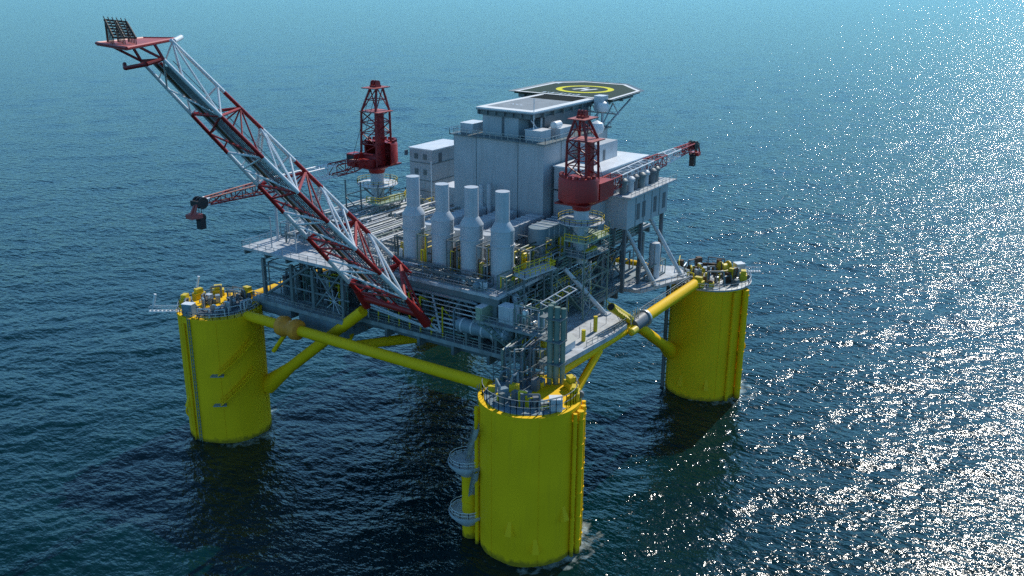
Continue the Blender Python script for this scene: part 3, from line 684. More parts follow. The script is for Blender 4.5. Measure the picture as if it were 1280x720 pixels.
# ------------------------------------------------------------------ exhaust stacks and ducts
GE = 'grey exhaust stacks in a row'
stack_labels = ('grey exhaust stack nearest the flare boom, first of the row of four', 'second grey exhaust stack counted from the flare boom',
                'third grey exhaust stack counted from the flare boom', 'grey exhaust stack nearest the near crane, last of the row')
SY = (0.1, -6.9, -13.7, -20.6)
for lab, y, zt in zip(stack_labels, SY, (56.2, 55.6, 55.9, 56.0)):
    x = -20.5; t = thing('exhaust_stack', lab, 'exhaust stack', (x, y, UD), GE)
    link('silencer', MB().lathe((x, y, UD + .01), [(2.15, 0), (2.15, 6.9), (2.3, 6.95), (2.3, 7.25), (2.15, 7.3), (2.15, 9.7), (2.22, 9.75), (2.22, 9.95), (1.3, 11.4)], 36), GRY2, t)
    link('chimney_pipe', MB().lathe((x, y, UD + 11.4), [(1.3, 0), (1.3, zt - UD - 11.4), (.01, zt - UD - 11.38)], 32), GRY2, t)
    for k in (0, 1, 2, 3): a = R(45 + 90 * k); link('foot', MB().box(x + 2.1 * math.cos(a) - .25, y + 2.1 * math.sin(a) - .25, UD + .01, x + 2.1 * math.cos(a) + .25, y + 2.1 * math.sin(a) + .25, UD + .8), MGRY, t)
    mb = MB()
    pts = [(x + 2.35 * math.cos(a), y + 2.35 * math.sin(a), UD + 3.0) for a in np.linspace(R(-100), R(40), 8)]
    mb.path(pts, .09, 6); mb.bar((x - .4, y - 2.3, UD), (x - .4, y - 2.3, UD + 10), .06); mb.bar((x + .1, y - 2.3, UD), (x + .1, y - 2.3, UD + 10), .06)
    link('ladder', mb, GALV, t)
GD = 'ribbed grey exhaust ducts'
duct_labels = ('ribbed grey duct behind the first stack from the flare', 'ribbed grey duct behind the second stack from the flare', 'ribbed grey duct behind the third stack from the flare', 'ribbed grey duct with a rounded end nearest the near crane')
for i, (lab, y) in enumerate(zip(duct_labels, SY)):
    yy = y + (1.0 if i < 3 else 1.6); x0, x1 = (-15.5, 4) if i < 3 else (-7.5, 8); zt = 45.4 if i < 3 else 45.8; w = 1.7 if i < 3 else 2.0
    t = thing('exhaust_duct', lab, 'duct', ((x0 + x1) / 2, yy, UD), GD)
    pts = [(x0 + w * (1 - math.cos(a)), yy + w * math.sin(a)) for a in np.linspace(math.pi / 2 * .999, -math.pi / 2 * .999, 9)][::-1] + [(x1, yy + w), (x1, yy - w)]
    pts = [(x1, yy - w)] + [(x0 + w - w * math.cos(a), yy + w * math.sin(a)) for a in np.linspace(-math.pi / 2, math.pi / 2, 9)] + [(x1, yy + w)]
    link('casing', MB().prism(pts[::-1], 42.6, zt), BGRY if i == 3 else GRY2, t)
    mb = MB(); x = x0 + 2.6
    while x < x1: mb.box(x, yy - w - .08, 42.5, x + .3, yy + w + .08, zt + .14); x += 1.9
    link('stiffener', mb, GRY2, t)
    for x in (x0 + 2.5, (x0 + x1) / 2, x1 - 1.5):
        for s in (-1, 1): link('leg', MB().box(x - .2, yy + s * w * .8 - .2, UD + .01, x + .2, yy + s * w * .8 + .2, 42.6), MGRY, t)
    link('turbine_box', MB().box(x0 + 1, yy - w * .8, UD + .3, x1 - 3, yy + w * .8, 42.2), GRY2, t)
t = thing('vent_pair', 'pair of thin pale vent pipes in front of the grey block', 'vents', (3.2, .5, UD))
for y, zt in ((.9, 50.2), (-1.1, 50.6)): link('vent_pipe', MB().tube((3.2, y, UD + .01), (3.2, y, zt), .5, n=14), GRY2, t)

# ------------------------------------------------------------------ living quarters
LX0, LX1, LY0, LY1, LZ = 6.0, 33.5, -12.8, 10.2, 59.6
t = thing('accommodation_block', 'large windowless grey accommodation block under the helideck', 'building', (20, -1.3, UD))
link('wall', MB().box(LX0, LY0, UD + .02, LX1, LY1, LZ), GRY, t)
mb = MB()
for y in (-6.5, 4.2): mb.box(LX0 - .07, y - .06, UD + .1, LX0 + .02, y + .06, LZ - .1)
for x in (13, 20, 27): mb.box(x - .06, LY0 - .07, UD + .1, x + .06, LY0 + .02, LZ - .1)
link('panel_joint', mb, MGRY, t)
link('roof_walkway', MB().box(LX0 - .9, LY0 - .9, LZ, LX1 + .3, LY1 + .6, LZ + .25), MGRY, t)
link('railing', MB().rail([(LX1, LY0 - .8, LZ + .25), (LX0 - .8, LY0 - .8, LZ + .25), (LX0 - .8, LY1 + .5, LZ + .25), (LX1, LY1 + .5, LZ + .25)], 1.2, 1.5, .06), GALV, t)
up = link('upper_storey', MB().box(9.0, -4.6, LZ + .26, 32, 4.6, 64.6), GRY, t)
link('panel_joint', MB().box(8.9, -1.0, LZ + .3, 9.02, -.4, 64.5), DGRY, up)
link('upper_storey', MB().box(13, -8.6, LZ + .26, 32, -4.63, 64.2), DGRY, t)
for (x0, y0, x1, y1, h) in ((7.4, 6.1, 12, 9.4, 2.0), (7.2, -11.4, 11, -7.4, 2.1), (13.5, -12.2, 19, -9.4, 1.9)):
    rb = link('roof_cabin', MB().box(x0, y0, LZ + .26, x1, y1, LZ + .26 + h), GRY2, t); link('lid', MB().box(x0 - .1, y0 - .1, LZ + .26 + h, x1 + .1, y1 + .1, LZ + .4 + h), WHT, rb)
link('roof_tank', MB().vessel((13, -10.8, LZ + 2.9), (15.4, -10.8, LZ + 2.9), .8, 16), WHT, t)
for x in (15, 24):
    for z in (44.5, 49, 53.5): link('window', MB().box(x - .6, LY0 - .09, z, x + .6, LY0 + .01, z + 1.3), GLS, t)
mb = MB()
for k in range(10): mb.bar((LX0 + .5 + .5 * k, 9.7 - .7 * (k % 4), LZ + .26), (LX0 + .5 + .5 * k, 9.7 - .7 * (k % 4), LZ + 1.5 + .4 * (k % 3)), .07)
link('roof_fitting', mb, GALV, t)
solo('aerial_mast', 'thin pale aerial rising in front of the grey landing pad', 'aerial', MB().tube((8.2, -8.9, LZ + .27), (8.2, -8.9, 68.5), .09, n=6), WHT, (8.2, -8.9, LZ + .27))
# side containers left of the block
t = thing('side_cabin', 'two-storey pale-roofed cabin left of the grey accommodation block', 'cabin', (22, 28, UD))
link('wall', MB().box(16.7, 24.6, UD + .02, 30, 31.6, 52.6), GRY, t)
link('roof', MB().box(16.5, 24.4, 52.6, 30.2, 31.8, 52.9), WHT, t)
mb = MB()
for z in (45.2, 49.4): mb.box(16.6, 24.5, z, 30.1, 31.7, z + .16)
link('storey_band', mb, MGRY, t)
for y in (26.4, 29): 
    for z in (46.6, 50.3): link('window', MB().box(16.62, y, z, 16.72, y + 1.1, z + 1.3), MGRY, t)
link('door', MB().box(19, 24.52, 49.6, 20.2, 24.62, 51.8), DGRY, t)
link('lamp_bracket', MB().box(15.6, 32.0, 51, 16.6, 32.3, 52.2), DGRY, t)
solo('lamp_mast', 'thin white mast in front of the pale-roofed side cabin', 'mast', MB().tube((9, 19, UD + .02), (9, 19, 52), .13, n=6), WHT, (9, 19, UD + .02))
# sunlit low cabins behind the pipe racks
for i, (x, y, sx, sy, h, lab) in enumerate(((10.5, 13.6, 5, 4.4, 8, 'low white-roofed cabin tight against the left side of the grey block'),
                                            (5.0, 1.2, 0, 0, 0, ''),)):
    if sx: cabin(lab, (x, y, UD + .02), sx, sy, h, GRY)

# ------------------------------------------------------------------ helideck and landing pad
HZ = 65.7
t = thing('landing_pad', 'square grey landing pad with a white border next to the helideck', 'landing pad', (21, -1.8, HZ))
PX0, PX1, PY0, PY1 = 7.6, 34.2, -9.1, 5.4
link('slab', MB().box(PX0, PY0, HZ - .55, PX1, PY1, HZ), PADG, t)
mb = MB(); bw = 2.2
mb.box(PX0, PY0, HZ + .004, PX1, PY0 + bw * .8, HZ + .012); mb.box(PX0, PY1 - bw * .6, HZ + .004, PX1, PY1, HZ + .012); mb.box(PX0 - .03, PY0 - .03, HZ - .3, PX0 - .001, PY1, HZ + .01); mb.box(PX0 - .03, PY0 - .03, HZ - .3, PX1, PY0 - .001, HZ + .01)
mb.box(PX0, PY0 + bw * .8 + .01, HZ + .004, PX0 + bw, PY1 - bw * .6 - .01, HZ + .012)
link('white_border', mb, MARK, t)
link('dark_strip', MB().box(26.5, PY0 + bw * .8 + .01, HZ + .004, PX1 - .3, PY1 - bw * .6 - .01, HZ + .012), BSTR, t)
mb = MB()
for k in range(7): mb.box(15 + .45 * (k % 2), 1.8 - .55 * k, HZ + .005, 15.7 + .45 * (k % 2), 2.2 - .55 * k, HZ + .011)
link('faded_marking', mb, GRY2, t)
mb = MB()
for y in np.arange(PY0 + 1, PY1, 2.2): mb.box(PX0 + .3, y - .15, HZ - 1.5, PX1 - .3, y + .15, HZ - .56)
for x in np.arange(PX0 + 1, PX1, 4): mb.box(x - .2, PY0 + .2, HZ - 1.7, x + .2, PY1 - .2, HZ - .57)
link('floor_beam', mb, MGRY, t)
for x in (12, 20, 28, 33):
    for y in (-8.4, 4.9): link('prop', MB().bar((x, y, LZ + .26), (x, y, HZ - 1.7), .2), GRY2, t)
    link('brace', MB().bar((x, -8.4, LZ + 1), (x - 4, -8.4, HZ - 1.8), .14), GRY2, t)
t = thing('helideck', 'dark green helideck with a yellow ring and a white H', 'helideck', (48, 1, HZ))
HP = [(34.6, 13.4), (34.6, -12.8), (52.6, -11.2), (62.0, -2.4), (61.5, 9), (55.5, 14.5)]
link('slab', MB().prism(HP, HZ - .5, HZ), HGRN, t)
mb = MB()
def inset(P, k): c = V3((48, 1, 0)); return [V3((x, y, 0)).lerp(c, k) for x, y in P]
o_ = inset(HP, 0.0); i_ = inset(HP, .07)
for a in range(6):
    b = (a + 1) % 6
    mb.add([(o_[a].x, o_[a].y, HZ + .006), (o_[b].x, o_[b].y, HZ + .006), (i_[b].x, i_[b].y, HZ + .006), (i_[a].x, i_[a].y, HZ + .006)], [(0, 1, 2, 3)])
link('white_edge_line', mb, MARK, t)
hc = (47.6, 1.3)
def ring(r0, r1, z, n=64): 
    mb = MB()
    for k in range(n):
        a, b = 2 * math.pi * k / n, 2 * math.pi * (k + 1) / n
        mb.add([(hc[0] + r * math.cos(q), hc[1] + r * math.sin(q), z) for r, q in ((r0, a), (r1, a), (r1, b), (r0, b))], [(0, 1, 2, 3)])
    return mb
link('yellow_ring', ring(5.6, 7.1, HZ + .008), BRTY, t)
# letter H facing the block: bars run along +x+y diagonal as seen
mb = MB(); ha = R(-20)
ca, sa = math.cos(ha), math.sin(ha)
def hq(x0, y0, x1, y1): mb.add([(hc[0] + x * ca - y * sa, hc[1] + x * sa + y * ca, HZ + .010) for x, y in ((x0, y0), (x1, y0), (x1, y1), (x0, y1))], [(0, 1, 2, 3)])
hq(-2.6, -2.0, 2.6, -1.0); hq(-2.6, 1.0, 2.6, 2.0); hq(-.55, -.99, .55, .99)
link('letter_h', mb, MARK, t)
mb = MB()
for k in range(9): y = 6.2 - 1.15 * k; mb.box(36.4 + .5 * (k % 2), y, HZ + .005, 37.7 + .4 * ((k + 1) % 2), y + .7, HZ + .009)
link('faded_marking', mb, GRY2, t)
link('white_panel', MB().box(54.0, 12.6, HZ + .005, 56.2, 14, HZ + .009), WHT, t)
mb = MB(); out = inset(HP, -.085)
for a in range(6):
    b = (a + 1) % 6
    mb.add([(o_[a].x, o_[a].y, HZ - .15), (o_[b].x, o_[b].y, HZ - .15), (out[b].x, out[b].y, HZ + .1), (out[a].x, out[a].y, HZ + .1), (o_[a].x, o_[a].y, HZ - .22), (o_[b].x, o_[b].y, HZ - .22), (out[b].x, out[b].y, HZ + .03), (out[a].x, out[a].y, HZ + .03)],
           [(0, 1, 2, 3), (7, 6, 5, 4), (2, 6, 7, 3)])
link('safety_net', mb, MGRY, t)
mb = MB()
for x in (36, 44, 52, 59): mb.box(x - .2, -11 if x < 50 else -5, HZ - 1.5, x + .2, 13 if x < 58 else 8, HZ - .51)
for y in (-9, -2, 5, 11): mb.box(35, y - .2, HZ - 1.7, 58 if abs(y - 1) < 8 else 53, y + .2, HZ - .52)
link('floor_beam', mb, MGRY, t)
mb = MB()
for y in (-10, -4, 3, 10):
    mb.bar((33.6, y, 57), (50 if abs(y) > 8 else 56, y, HZ - 1.7), .22); mb.bar((33.6, y, 57), (41, y, HZ - 1.7), .18); mb.bar((33.6, y, 50), (33.6, y, HZ - 1.7), .2)
    mb.bar((41, y, HZ - 1.7), (44, y, 61), .14); mb.bar((33.6, y, HZ - 2), (44, y, 61), .14)
mb.bar((44, -10, 61), (44, 10, 61), .2)
link('support_truss', mb, GRY2, t)
t = thing('radar_dome', 'small white dome on a mast beside the landing pad corner', 'dome', (33, -10.2, LZ))
link('mast', MB().tube((33, -11.6, LZ + .3), (33, -11.6, 62.8), .3, n=10), GRY2, t)
link('dome', MB().lathe((33, -11.6, 62.7), [(.2, 0), (1.3, .5), (1.55, 1.5), (1.2, 2.4), (.05, 3.0)], 18), WHT, t)
t = thing('satellite_dome', 'larger pale dome half hidden behind the near crane tower', 'dome', (22, -16, 55))
link('mast', MB().tube((24, -15.2, 55.3), (24, -15.2, 59.5), .35, n=10), GRY2, t)
link('dome', MB().lathe((24, -15.2, 59.4), [(.3, 0), (1.3, .6), (1.6, 1.6), (1.25, 2.6), (.05, 3.2)], 18), WHT, t)
cabin('white box at the corner between landing pad and helideck', (33.4, -10.9, HZ - 2.4), 2.6, 2.2, 3.2, GRY2)

# ------------------------------------------------------------------ machinery house on the right
t = thing('machinery_house', 'grey machinery house with a pale roof of vents at the right edge', 'building', (21, -22, UD))
link('wall', MB().box(11.6, -29.6, 43.0, 31.0, -13.2, 49.7), GRY, t)
link('roof', MB().prism([(10.9, -30.7), (33.2, -30.7), (31.2, -13.4), (10.9, -13.4)], 49.7, 50.0), DECK, t)
link('upper_storey', MB().box(9.0, -24.5, 50.02, 30.5, -13.6, 54.7), GRY, t)
link('wall', MB().box(9.0, -24.5, UD + .02, 11.58, -13.6, 49.68), GRY, t)
link('upper_roof', MB().box(8.8, -24.8, 54.7, 31.0, -13.4, 55.0), WHT, t)
up = link('roof_cabin', MB().box(17.5, -19.6, 55.02, 25.5, -14.6, 58.6), GRY2, t)
link('door', MB().box(19, -19.68, 55.1, 19.9, -19.58, 57.3), DGRY, up)
mb = MB()
for x in (15.4, 19.2, 23, 26.8): mb.box(x - .07, -29.68, 43.1, x + .07, -29.58, 49.6)
for y in (-24, -18): mb.box(11.52, y - .07, 43.1, 11.62, y + .07, 49.6)
link('panel_joint', mb, MGRY, t)
for x in (16, 18.6, 24, 28.5): link('louvre_door', MB().box(x, -29.7, 44.2, x + 1.3, -29.58, 47.6), DGRY, t)
rnd = random.Random(5)
for k in range(7):
    x = 13.2 + 2.55 * k; y = -27.6 - .35 * (k % 2)
    link('roof_vent', MB().lathe((x, y, 50.02), [(.75, 0), (.75, 2.2), (1.0, 2.3), (1.0, 2.8), (.6, 3.2), (.05, 3.3)], 14), (MGRY, GRY2, DGRY)[k % 3], t)
for k in range(5): x = 13 + 3.6 * k; link('roof_box', MB().box(x, -26.2, 50.02, x + 1.7, -24.7, 51.6 + .5 * (k % 2)), GRY2, t)
link('railing', MB().rail([(11, -30.6, 50), (33, -30.6, 50)], 1.1, 1.8, .045), GALV, t)
for x, y in ((12.4, -28.8), (20, -28.8), (30.2, -28.8), (12.4, -14), (30.2, -14)): link('leg', MB().box(x - .35, y - .35, LD + .02, x + .35, y + .35, 42.99), DGRY, t)
t = thing('storage_tank', 'upright grey tank on the far wing under the machinery house', 'tank', (25.5, -28.8, LD))
link('shell', MB().lathe((26.0, -29.6, LD + .02), [(1.25, 0), (1.25, 7.4), (1.0, 7.9), (.05, 8.1)], 22), GRY2, t)
link('ladder', MB().bar((24.7, -30.2, LD + .02), (24.7, -30.2, 37), .1), GALV, t)

# ------------------------------------------------------------------ cranes
GCR = 'red pedestal cranes'
def crane(label, x, y, zt, sgn, tipz, L, topz, plat_label=None):
    """sgn +1: boom to +x, -1: boom to -x"""
    t = thing('pedestal_crane', label, 'crane', (x, y, UD), GCR)
    link('pedestal', MB().lathe((x, y, UD + .02), [(1.5, 0), (1.5, zt - UD - 1.2), (1.75, zt - UD - 1.0)], 24), GRY2, t)
    link('slewing_ring', MB().lathe((x, y, zt - 1.02), [(1.7, 0), (1.9, .8), (3.2, 1.6), (3.2, 1.9)], 28), RED, t)
    b = -sgn                                     # the counterweight side
    a0 = 0 if b > 0 else math.pi
    hs = link('machinery_house', MB().lathe((x + b * 1.2, y, zt + .9), [(3.6, 0), (4.0, .5), (4.0, 4.4), (3.75, 4.9)], 26, a0 - R(100), a0 + R(100)), RED, t)
    for k in range(9): a = a0 - R(80) + R(160) * k / 8; px, py = x + b * 1.2 + 3.55 * math.cos(a), y + 3.55 * math.sin(a); link('vent_cap', MB().box(px - .3, py - .3, zt + 5.81, px + .3, py + .3, zt + 6.3), DRED, hs)
    link('deck', MB().box(x - 4.6, y - 3.4, zt + .6, x + 4.6, y + 3.4, zt + .89), DRED, t)
    link('winch_drum', MB().tube((x + sgn * 1.6, y - 2.2, zt + 2.3), (x + sgn * 1.6, y + 2.2, zt + 2.3), 1.2, n=18), DRED, t)
    cy = y + 3.0 * -sgn if sgn > 0 else y - 3.0
    cb = link('cab', MB().box(x + sgn * 2.6, y + 1.6, zt + .9, x + sgn * 5.4, y + 3.9, zt + 3.7), RED, t)
    link('window', MB().box(x + sgn * 5.38, y + 1.8, zt + 1.7, x + sgn * 5.46, y + 3.7, zt + 3.4), GLS, cb)
    # tower
    zb, zk = zt + .9, zt + 12.6
    base = [V3((x + i * 2.5, y + j * 2.3, zb)) for i, j in ((-1, -1), (1, -1), (1, 1), (-1, 1))]
    kn = [V3((x + b * .3 + i * 2.3, y + j * 2.05, zk)) for i, j in ((-1, -1), (1, -1), (1, 1), (-1, 1))]
    tp = [V3((x + b * .9 + i * 1.0, y + j * .9, topz)) for i, j in ((-1, -1), (1, -1), (1, 1), (-1, 1))]
    for j in range(4): link('tower_leg', MB().path([base[j], kn[j], tp[j]], .26, 8), DRED, t)
    mb = MB(); n = 5
    for j in range(4):
        j2 = (j + 1) % 4
        for i in range(n):
            pa, pb = base[j].lerp(kn[j], i / n), base[j].lerp(kn[j], (i + 1) / n); qa, qb = base[j2].lerp(kn[j2], i / n), base[j2].lerp(kn[j2], (i + 1) / n)
            if i % 2: mb.bar(pa, qb, .13)
            else: mb.bar(qa, pb, .13)
            mb.bar(pb, qb, .13)
        mb.bar(kn[j], tp[j2], .13); mb.bar(kn[j].lerp(tp[j], .5), kn[j2].lerp(tp[j2], .5), .12)
    link('tower_bracing', mb, DRED, t)
    link('ladder_shaft', MB().box(x - .75, y - 2.0, zb, x + .75, y - .9, zk), RED, t)
    link('tower_platform', MB().box(x - 2.6, y - 3.4, zk, x + 2.4, y + 2.2, zk + .18), PINK, t)
    link('tower_platform', MB().box(x + b * .6 - 2.6, y - 2.0, topz, x + b * .6 + 2.6, y + 1.8, topz + .2), PINK, t)
    mb = MB()
    for yy in (-.7, 0, .7): mb.tube((x + b * .6, y + yy - .12, topz + .9), (x + b * .6, y + yy + .12, topz + .9), .75, n=18)
    mb.box(x + b * .6 - .9, y - .9, topz + .21, x + b * .6 + .9, y + .9, topz + .6)
    link('sheave', mb, DRED, t)
    # boom
    h = V3((x + sgn * 3.2, y, zt + 1.9)); tip = V3((x + sgn * L, y - .3, tipz)); d = (tip - h)
    bm = bpy.data.objects.new('boom', None); COL.objects.link(bm); bm.parent = t; bm['_o'] = tuple(V3(t['_o']))
    side = V3((0, 1, 0)); upv = V3((0, 0, 1))
    def sec(f):
        w = 1.3 * min(1, f / .12 + .35) * (1 - .45 * max(0, (f - .55) / .45)); hh = 1.15 * min(1, f / .15 + .25) * (1 - .5 * max(0, (f - .6) / .4))
        c = h + d * f; return [c + side * w * i + upv * hh * j for i, j in ((-1, -1), (1, -1), (1, 1), (-1, 1))]
    hb_ = link('heel_housing', MB().box(x + sgn * 1.2, y - 3.3, zt + .9, x + sgn * 6.8, y + 1.5, zt + 4.2) if sgn > 0 else MB().box(x + sgn * 4.8, y - 1.9, zt + .9, x + sgn * 2.0, y + 1.2, zt + 2.6), RED, t)
    cuts = ((0, .22, 0), (.22, .52, 1), (.52, .66, 0), (.66, .82, 1), (.82, 1, 0)) if sgn > 0 else ((0, .24, 0), (.24, .58, 1), (.58, .97, 0), (.97, 1, 1))
    for f0, f1, wt in cuts:
        m = WHT if wt else (RED if sgn > 0 else DRED); n = max(2, round((f1 - f0) * L / 2.6)); mb = MB()
        for i in range(n):
            A, B = sec(f0 + (f1 - f0) * i / n), sec(f0 + (f1 - f0) * (i + 1) / n)
            for j in range(4):
                mb.tube(A[j], B[j], .16, n=6); mb.bar(A[j], B[(j + 1) % 4], .09) if (i + j) % 2 else mb.bar(A[(j + 1) % 4], B[j], .09)
                mb.bar(B[j], B[(j + 1) % 4], .09)
        link('boom_section', mb, m, bm)
    mb = MB()
    for k in (-.8, 0, .8): mb.tube(tip + V3((sgn * .2, k - .15, 0)), tip + V3((sgn * .2, k + .15, 0)), 1.1, n=18)
    mb.box(min(tip.x, tip.x + sgn * 1.6), tip.y - 1.0, tip.z - .5, max(tip.x, tip.x + sgn * 1.6), tip.y + 1.0, tip.z + .5)
    link('boom_head', mb, BLK, bm)
    mb = MB().prism([(tip.x + sgn * .8, tip.y - 1.2), (tip.x + sgn * 3.0, tip.y - .9), (tip.x + sgn * 3.0, tip.y + .9), (tip.x + sgn * .8, tip.y + 1.2)], tip.z - 2.6, tip.z - 1.8)
    mb.bar(tip + V3((sgn * 1.2, 0, 0)), tip + V3((sgn * 2.8, 0, -2.4)), .3); mb.bar(tip + V3((sgn * 1.6, -.8, 0)), tip + V3((sgn * 2.4, -.8, -2)), .2)
    link('tip_platform', mb, PINK if sgn < 0 else RED, bm)
    mb = MB()
    for k in (-.35, .35): mb.bar(tip + V3((sgn * .4, k, 0)), tip + V3((sgn * .4, k, -2.6)), .06)
    link('hoist_rope', mb, BLK, t)
    hb = MB().tube(tip + V3((sgn * .4, -.55, -2.8)), tip + V3((sgn * .4, .55, -2.8)), .8, n=16); hb.box(tip.x + sgn * .4 - .6, tip.y - .6, tip.z - 4.9, tip.x + sgn * .4 + .6, tip.y + .6, tip.z - 2.6)
    link('hook_block', hb, BLK, t)
    mb = MB()
    for k in (-.8, .8): mb.bar(V3((x + b * .6, y + k, topz + .9)), h + d * .08 + V3((0, k, 1.4)), .05)
    link('luffing_rope', mb, BLK, t)
    return t
crane('red crane in front of the machinery house, its boom laid back to the right', -1.6, -26.3, 50.6, 1, 54.4, 52, 67.2)
crane('far red crane at the left rear, its boom laid out over the sea', -.4, 27.0, 51.2, -1, 53.0, 48.5, 68.8)
GP = 'round service platforms on the crane pedestals'
for lab, x, y, z, m in (('round pale service platform below the near red crane', -1.6, -26.3, 47.2, DECK), ('round pale service platform below the far red crane', -.4, 27.0, 47.6, WHT)):
    t = thing('service_platform', lab, 'platform', (x, y, z), GP)
    link('floor', MB().lathe((x, y, z), [(1.7, 0), (4.6, 0), (4.6, .2), (1.7, .22)], 28), m, t)
    link('railing', MB().rail([(x + 4.5 * math.cos(R(15 * k)), y + 4.5 * math.sin(R(15 * k)), z + .2) for k in range(24)], 1.1, 1.3, .05, True), YEL2, t)
    mb = MB()
    for k in range(6): a = R(60 * k); mb.bar((x + 1.45 * math.cos(a), y + 1.45 * math.sin(a), z - 2.6), (x + 4.3 * math.cos(a), y + 4.3 * math.sin(a), z), .12)
    link('bracket', mb, MGRY, t)
t = thing('access_tower', 'pale stepped scaffold with yellow rails around the far crane pedestal', 'scaffold', (0, 27, UD))
mb = MB()
for x, y in ((-6, 22), (4, 22), (4, 31.5), (-6, 31.5), (-6, 27), (4, 27)): mb.bar((x, y, UD), (x, y, 49), .18)
for z in (42, 45.5):
    mb.path([(-6, 22, z), (4, 22, z), (4, 31.5, z), (-6, 31.5, z)], .14, 4, True)
mb.bar((-6, 22, UD), (4, 22, 45), .12); mb.bar((-6, 31.5, UD), (-6, 22, 45), .12); mb.bar((4, 22, UD), (-6, 22, 45), .12); mb.bar((-6, 22, UD), (-6, 31.5, 45), .12)
link('scaffold_frame', mb, MGRY, t)
fl = link('floor', MB().prism([(-6.5, 21), (1.0, 20.4), (4.5, 22.5), (4.5, 25), (-6.5, 25)], 44.6, 44.9), PGRN, t)
link('railing', MB().rail([(-6.4, 25, 44.9), (-6.4, 21.1, 44.9), (1, 20.5, 44.9), (4.4, 22.6, 44.9)], 1.2, 1.5, .08), YEL2, t)
t = thing('access_tower', 'greenish scaffold of platforms around the near crane pedestal', 'scaffold', (-2, -27, UD))
mb = MB()
for x, y in ((-6.5, -30), (2.5, -30.4), (2.5, -25.6), (-6.5, -25.6)): mb.bar((x, y, LD if y < -27.5 else UD), (x, y, 47), .17)
for z in (33, 37, 41.5, 44.5): mb.path([(-6.5, -30, z), (2.5, -30.4, z), (2.5, -25.6, z), (-6.5, -25.6, z)], .13, 4, True)
for z in (29.2, 33, 37): mb.bar((-6.5, -30, z), (2.5, -30.4, z + 4), .11); mb.bar((2.5, -30.4, z), (-6.5, -30, z + 4), .11)
link('scaffold_frame', mb, GRN, t)
for z, m in ((44.4, PGRN), (41.4, DECKD)):
    link('floor', MB().prism([(-7, -30.6), (1.5, -31), (3, -29), (3, -25.7), (-7, -25.7)], z, z + .25), m, t)
    link('railing', MB().rail([(-7, -25.8, z + .25), (-7, -30.5, z + .25), (1.5, -30.9, z + .25), (3, -29, z + .25)], 1.2, 1.5, .07), YEL2 if z > 43 else GALV, t)
skid('equipment skid on the upper deck at the foot of the near red crane', -13, -24.6, -5, -22.8, UD, 3.6, seed=80, mats=(GRN, YEL2, GRY2))

# ------------------------------------------------------------------ flare boom
t = thing('flare_boom', 'long red and white lattice flare boom leaning out over the sea', 'flare boom', (-31, -4, 33))
A0, B0, C0 = V3((-31.2, 3.1, 33.2)), V3((-31.2, -11.3, 32.6)), V3((-26.6, -4.0, 38.7))
A1, B1, C1 = V3((-77.8, -.9, 82.0)), V3((-78.0, -5.9, 82.5)), V3((-75.6, -4.6, 84.8))
NB = 8
fr = [0, .115, .235, .345, .46, .575, .70, .835, 1.0]        # deck end -> tip, bands alternate red first
def P_(a, b, f): return a.lerp(b, f)
def rr(f): return .46 - .22 * f
for a, b in ((A0, A1), (B0, B1), (C0, C1)):
    mb = MB()
    for k in range(NB):
        mb.mi = k % 2; n = 3
        for i in range(n):
            f0 = fr[k] + (fr[k + 1] - fr[k]) * i / n; f1 = fr[k] + (fr[k + 1] - fr[k]) * (i + 1) / n
            mb.tube(P_(a, b, f0), P_(a, b, f1), rr(f0), rr(f1), 14)
    link('chord', mb, [RED, WHT], t)
def lace(a0, a1, b0, b1, nm, shift=0, r=.2):
    mb = MB(); mb.mi = 0
    for k in range(NB):
        f0, f1 = fr[k], fr[k + 1]; fm = (f0 + f1) / 2; mb.mi = k % 2
        if (k + shift) % 2: mb.tube(P_(a0, a1, f0), P_(b0, b1, fm), r * (1.2 - .5 * f0), n=8); mb.tube(P_(b0, b1, fm), P_(a0, a1, f1), r * (1.2 - .5 * f0), n=8)
        else: mb.tube(P_(a0, a1, f0), P_(b0, b1, fm), r * (1.2 - .5 * f0), n=8); mb.tube(P_(b0, b1, fm), P_(a0, a1, f1), r * (1.2 - .5 * f0), n=8)
        mb.tube(P_(a0, a1, f1), P_(b0, b1, f1), r * (1.1 - .5 * f0), n=8)
        mb.tube(P_(a0, a1, fm), P_(b0, b1, fm), r * (1.0 - .5 * f0), n=8)
    link(nm, mb, [RED, WHT], t)
def upper_lacing(a0, a1, nm):
    mb = MB()
    def br(fa, fb, m, r=.2): mb.mi = m; mb.tube(P_(C0, C1, fa), P_(a0, a1, fb), r * (1.25 - .55 * fa), n=8)
    for k in range(0, NB, 2):
        a, b, c = fr[k], fr[k + 1], fr[k + 2]; m = (a + b) / 2 + .01
        br(m, b, 0, .26); br(m, (a + b) / 2, 0, .15); br(m, a + (b - a) * .1, 0, .15)
        br(b + .02, b, 1, .2) if k else None; br(a + .01, a - .12 if k else a + .03, 1 if k else 0, .2) if k else None
        br(c - .005, b, 1, .2)
        br(c - .005, c - .055, 1, .16)
    link(nm, mb, [RED, WHT], t)
upper_lacing(B0, B1, 'side_lacing'); upper_lacing(A0, A1, 'side_lacing')
mb = MB()
for k in range(NB):
    f0, f1 = fr[k], fr[k + 1]; fm = (f0 + f1) / 2; mb.mi = k % 2; r = .24 * (1.15 - .5 * f0)
    mb.tube(P_(A0, A1, f1), P_(B0, B1, f1), r, n=8); mb.tube(P_(A0, A1, fm), P_(B0, B1, f1), r * .8, n=8); mb.tube(P_(A0, A1, fm), P_(B0, B1, f0), r * .8, n=8)
link('base_lacing', mb, [RED, WHT], t)
mb = MB()
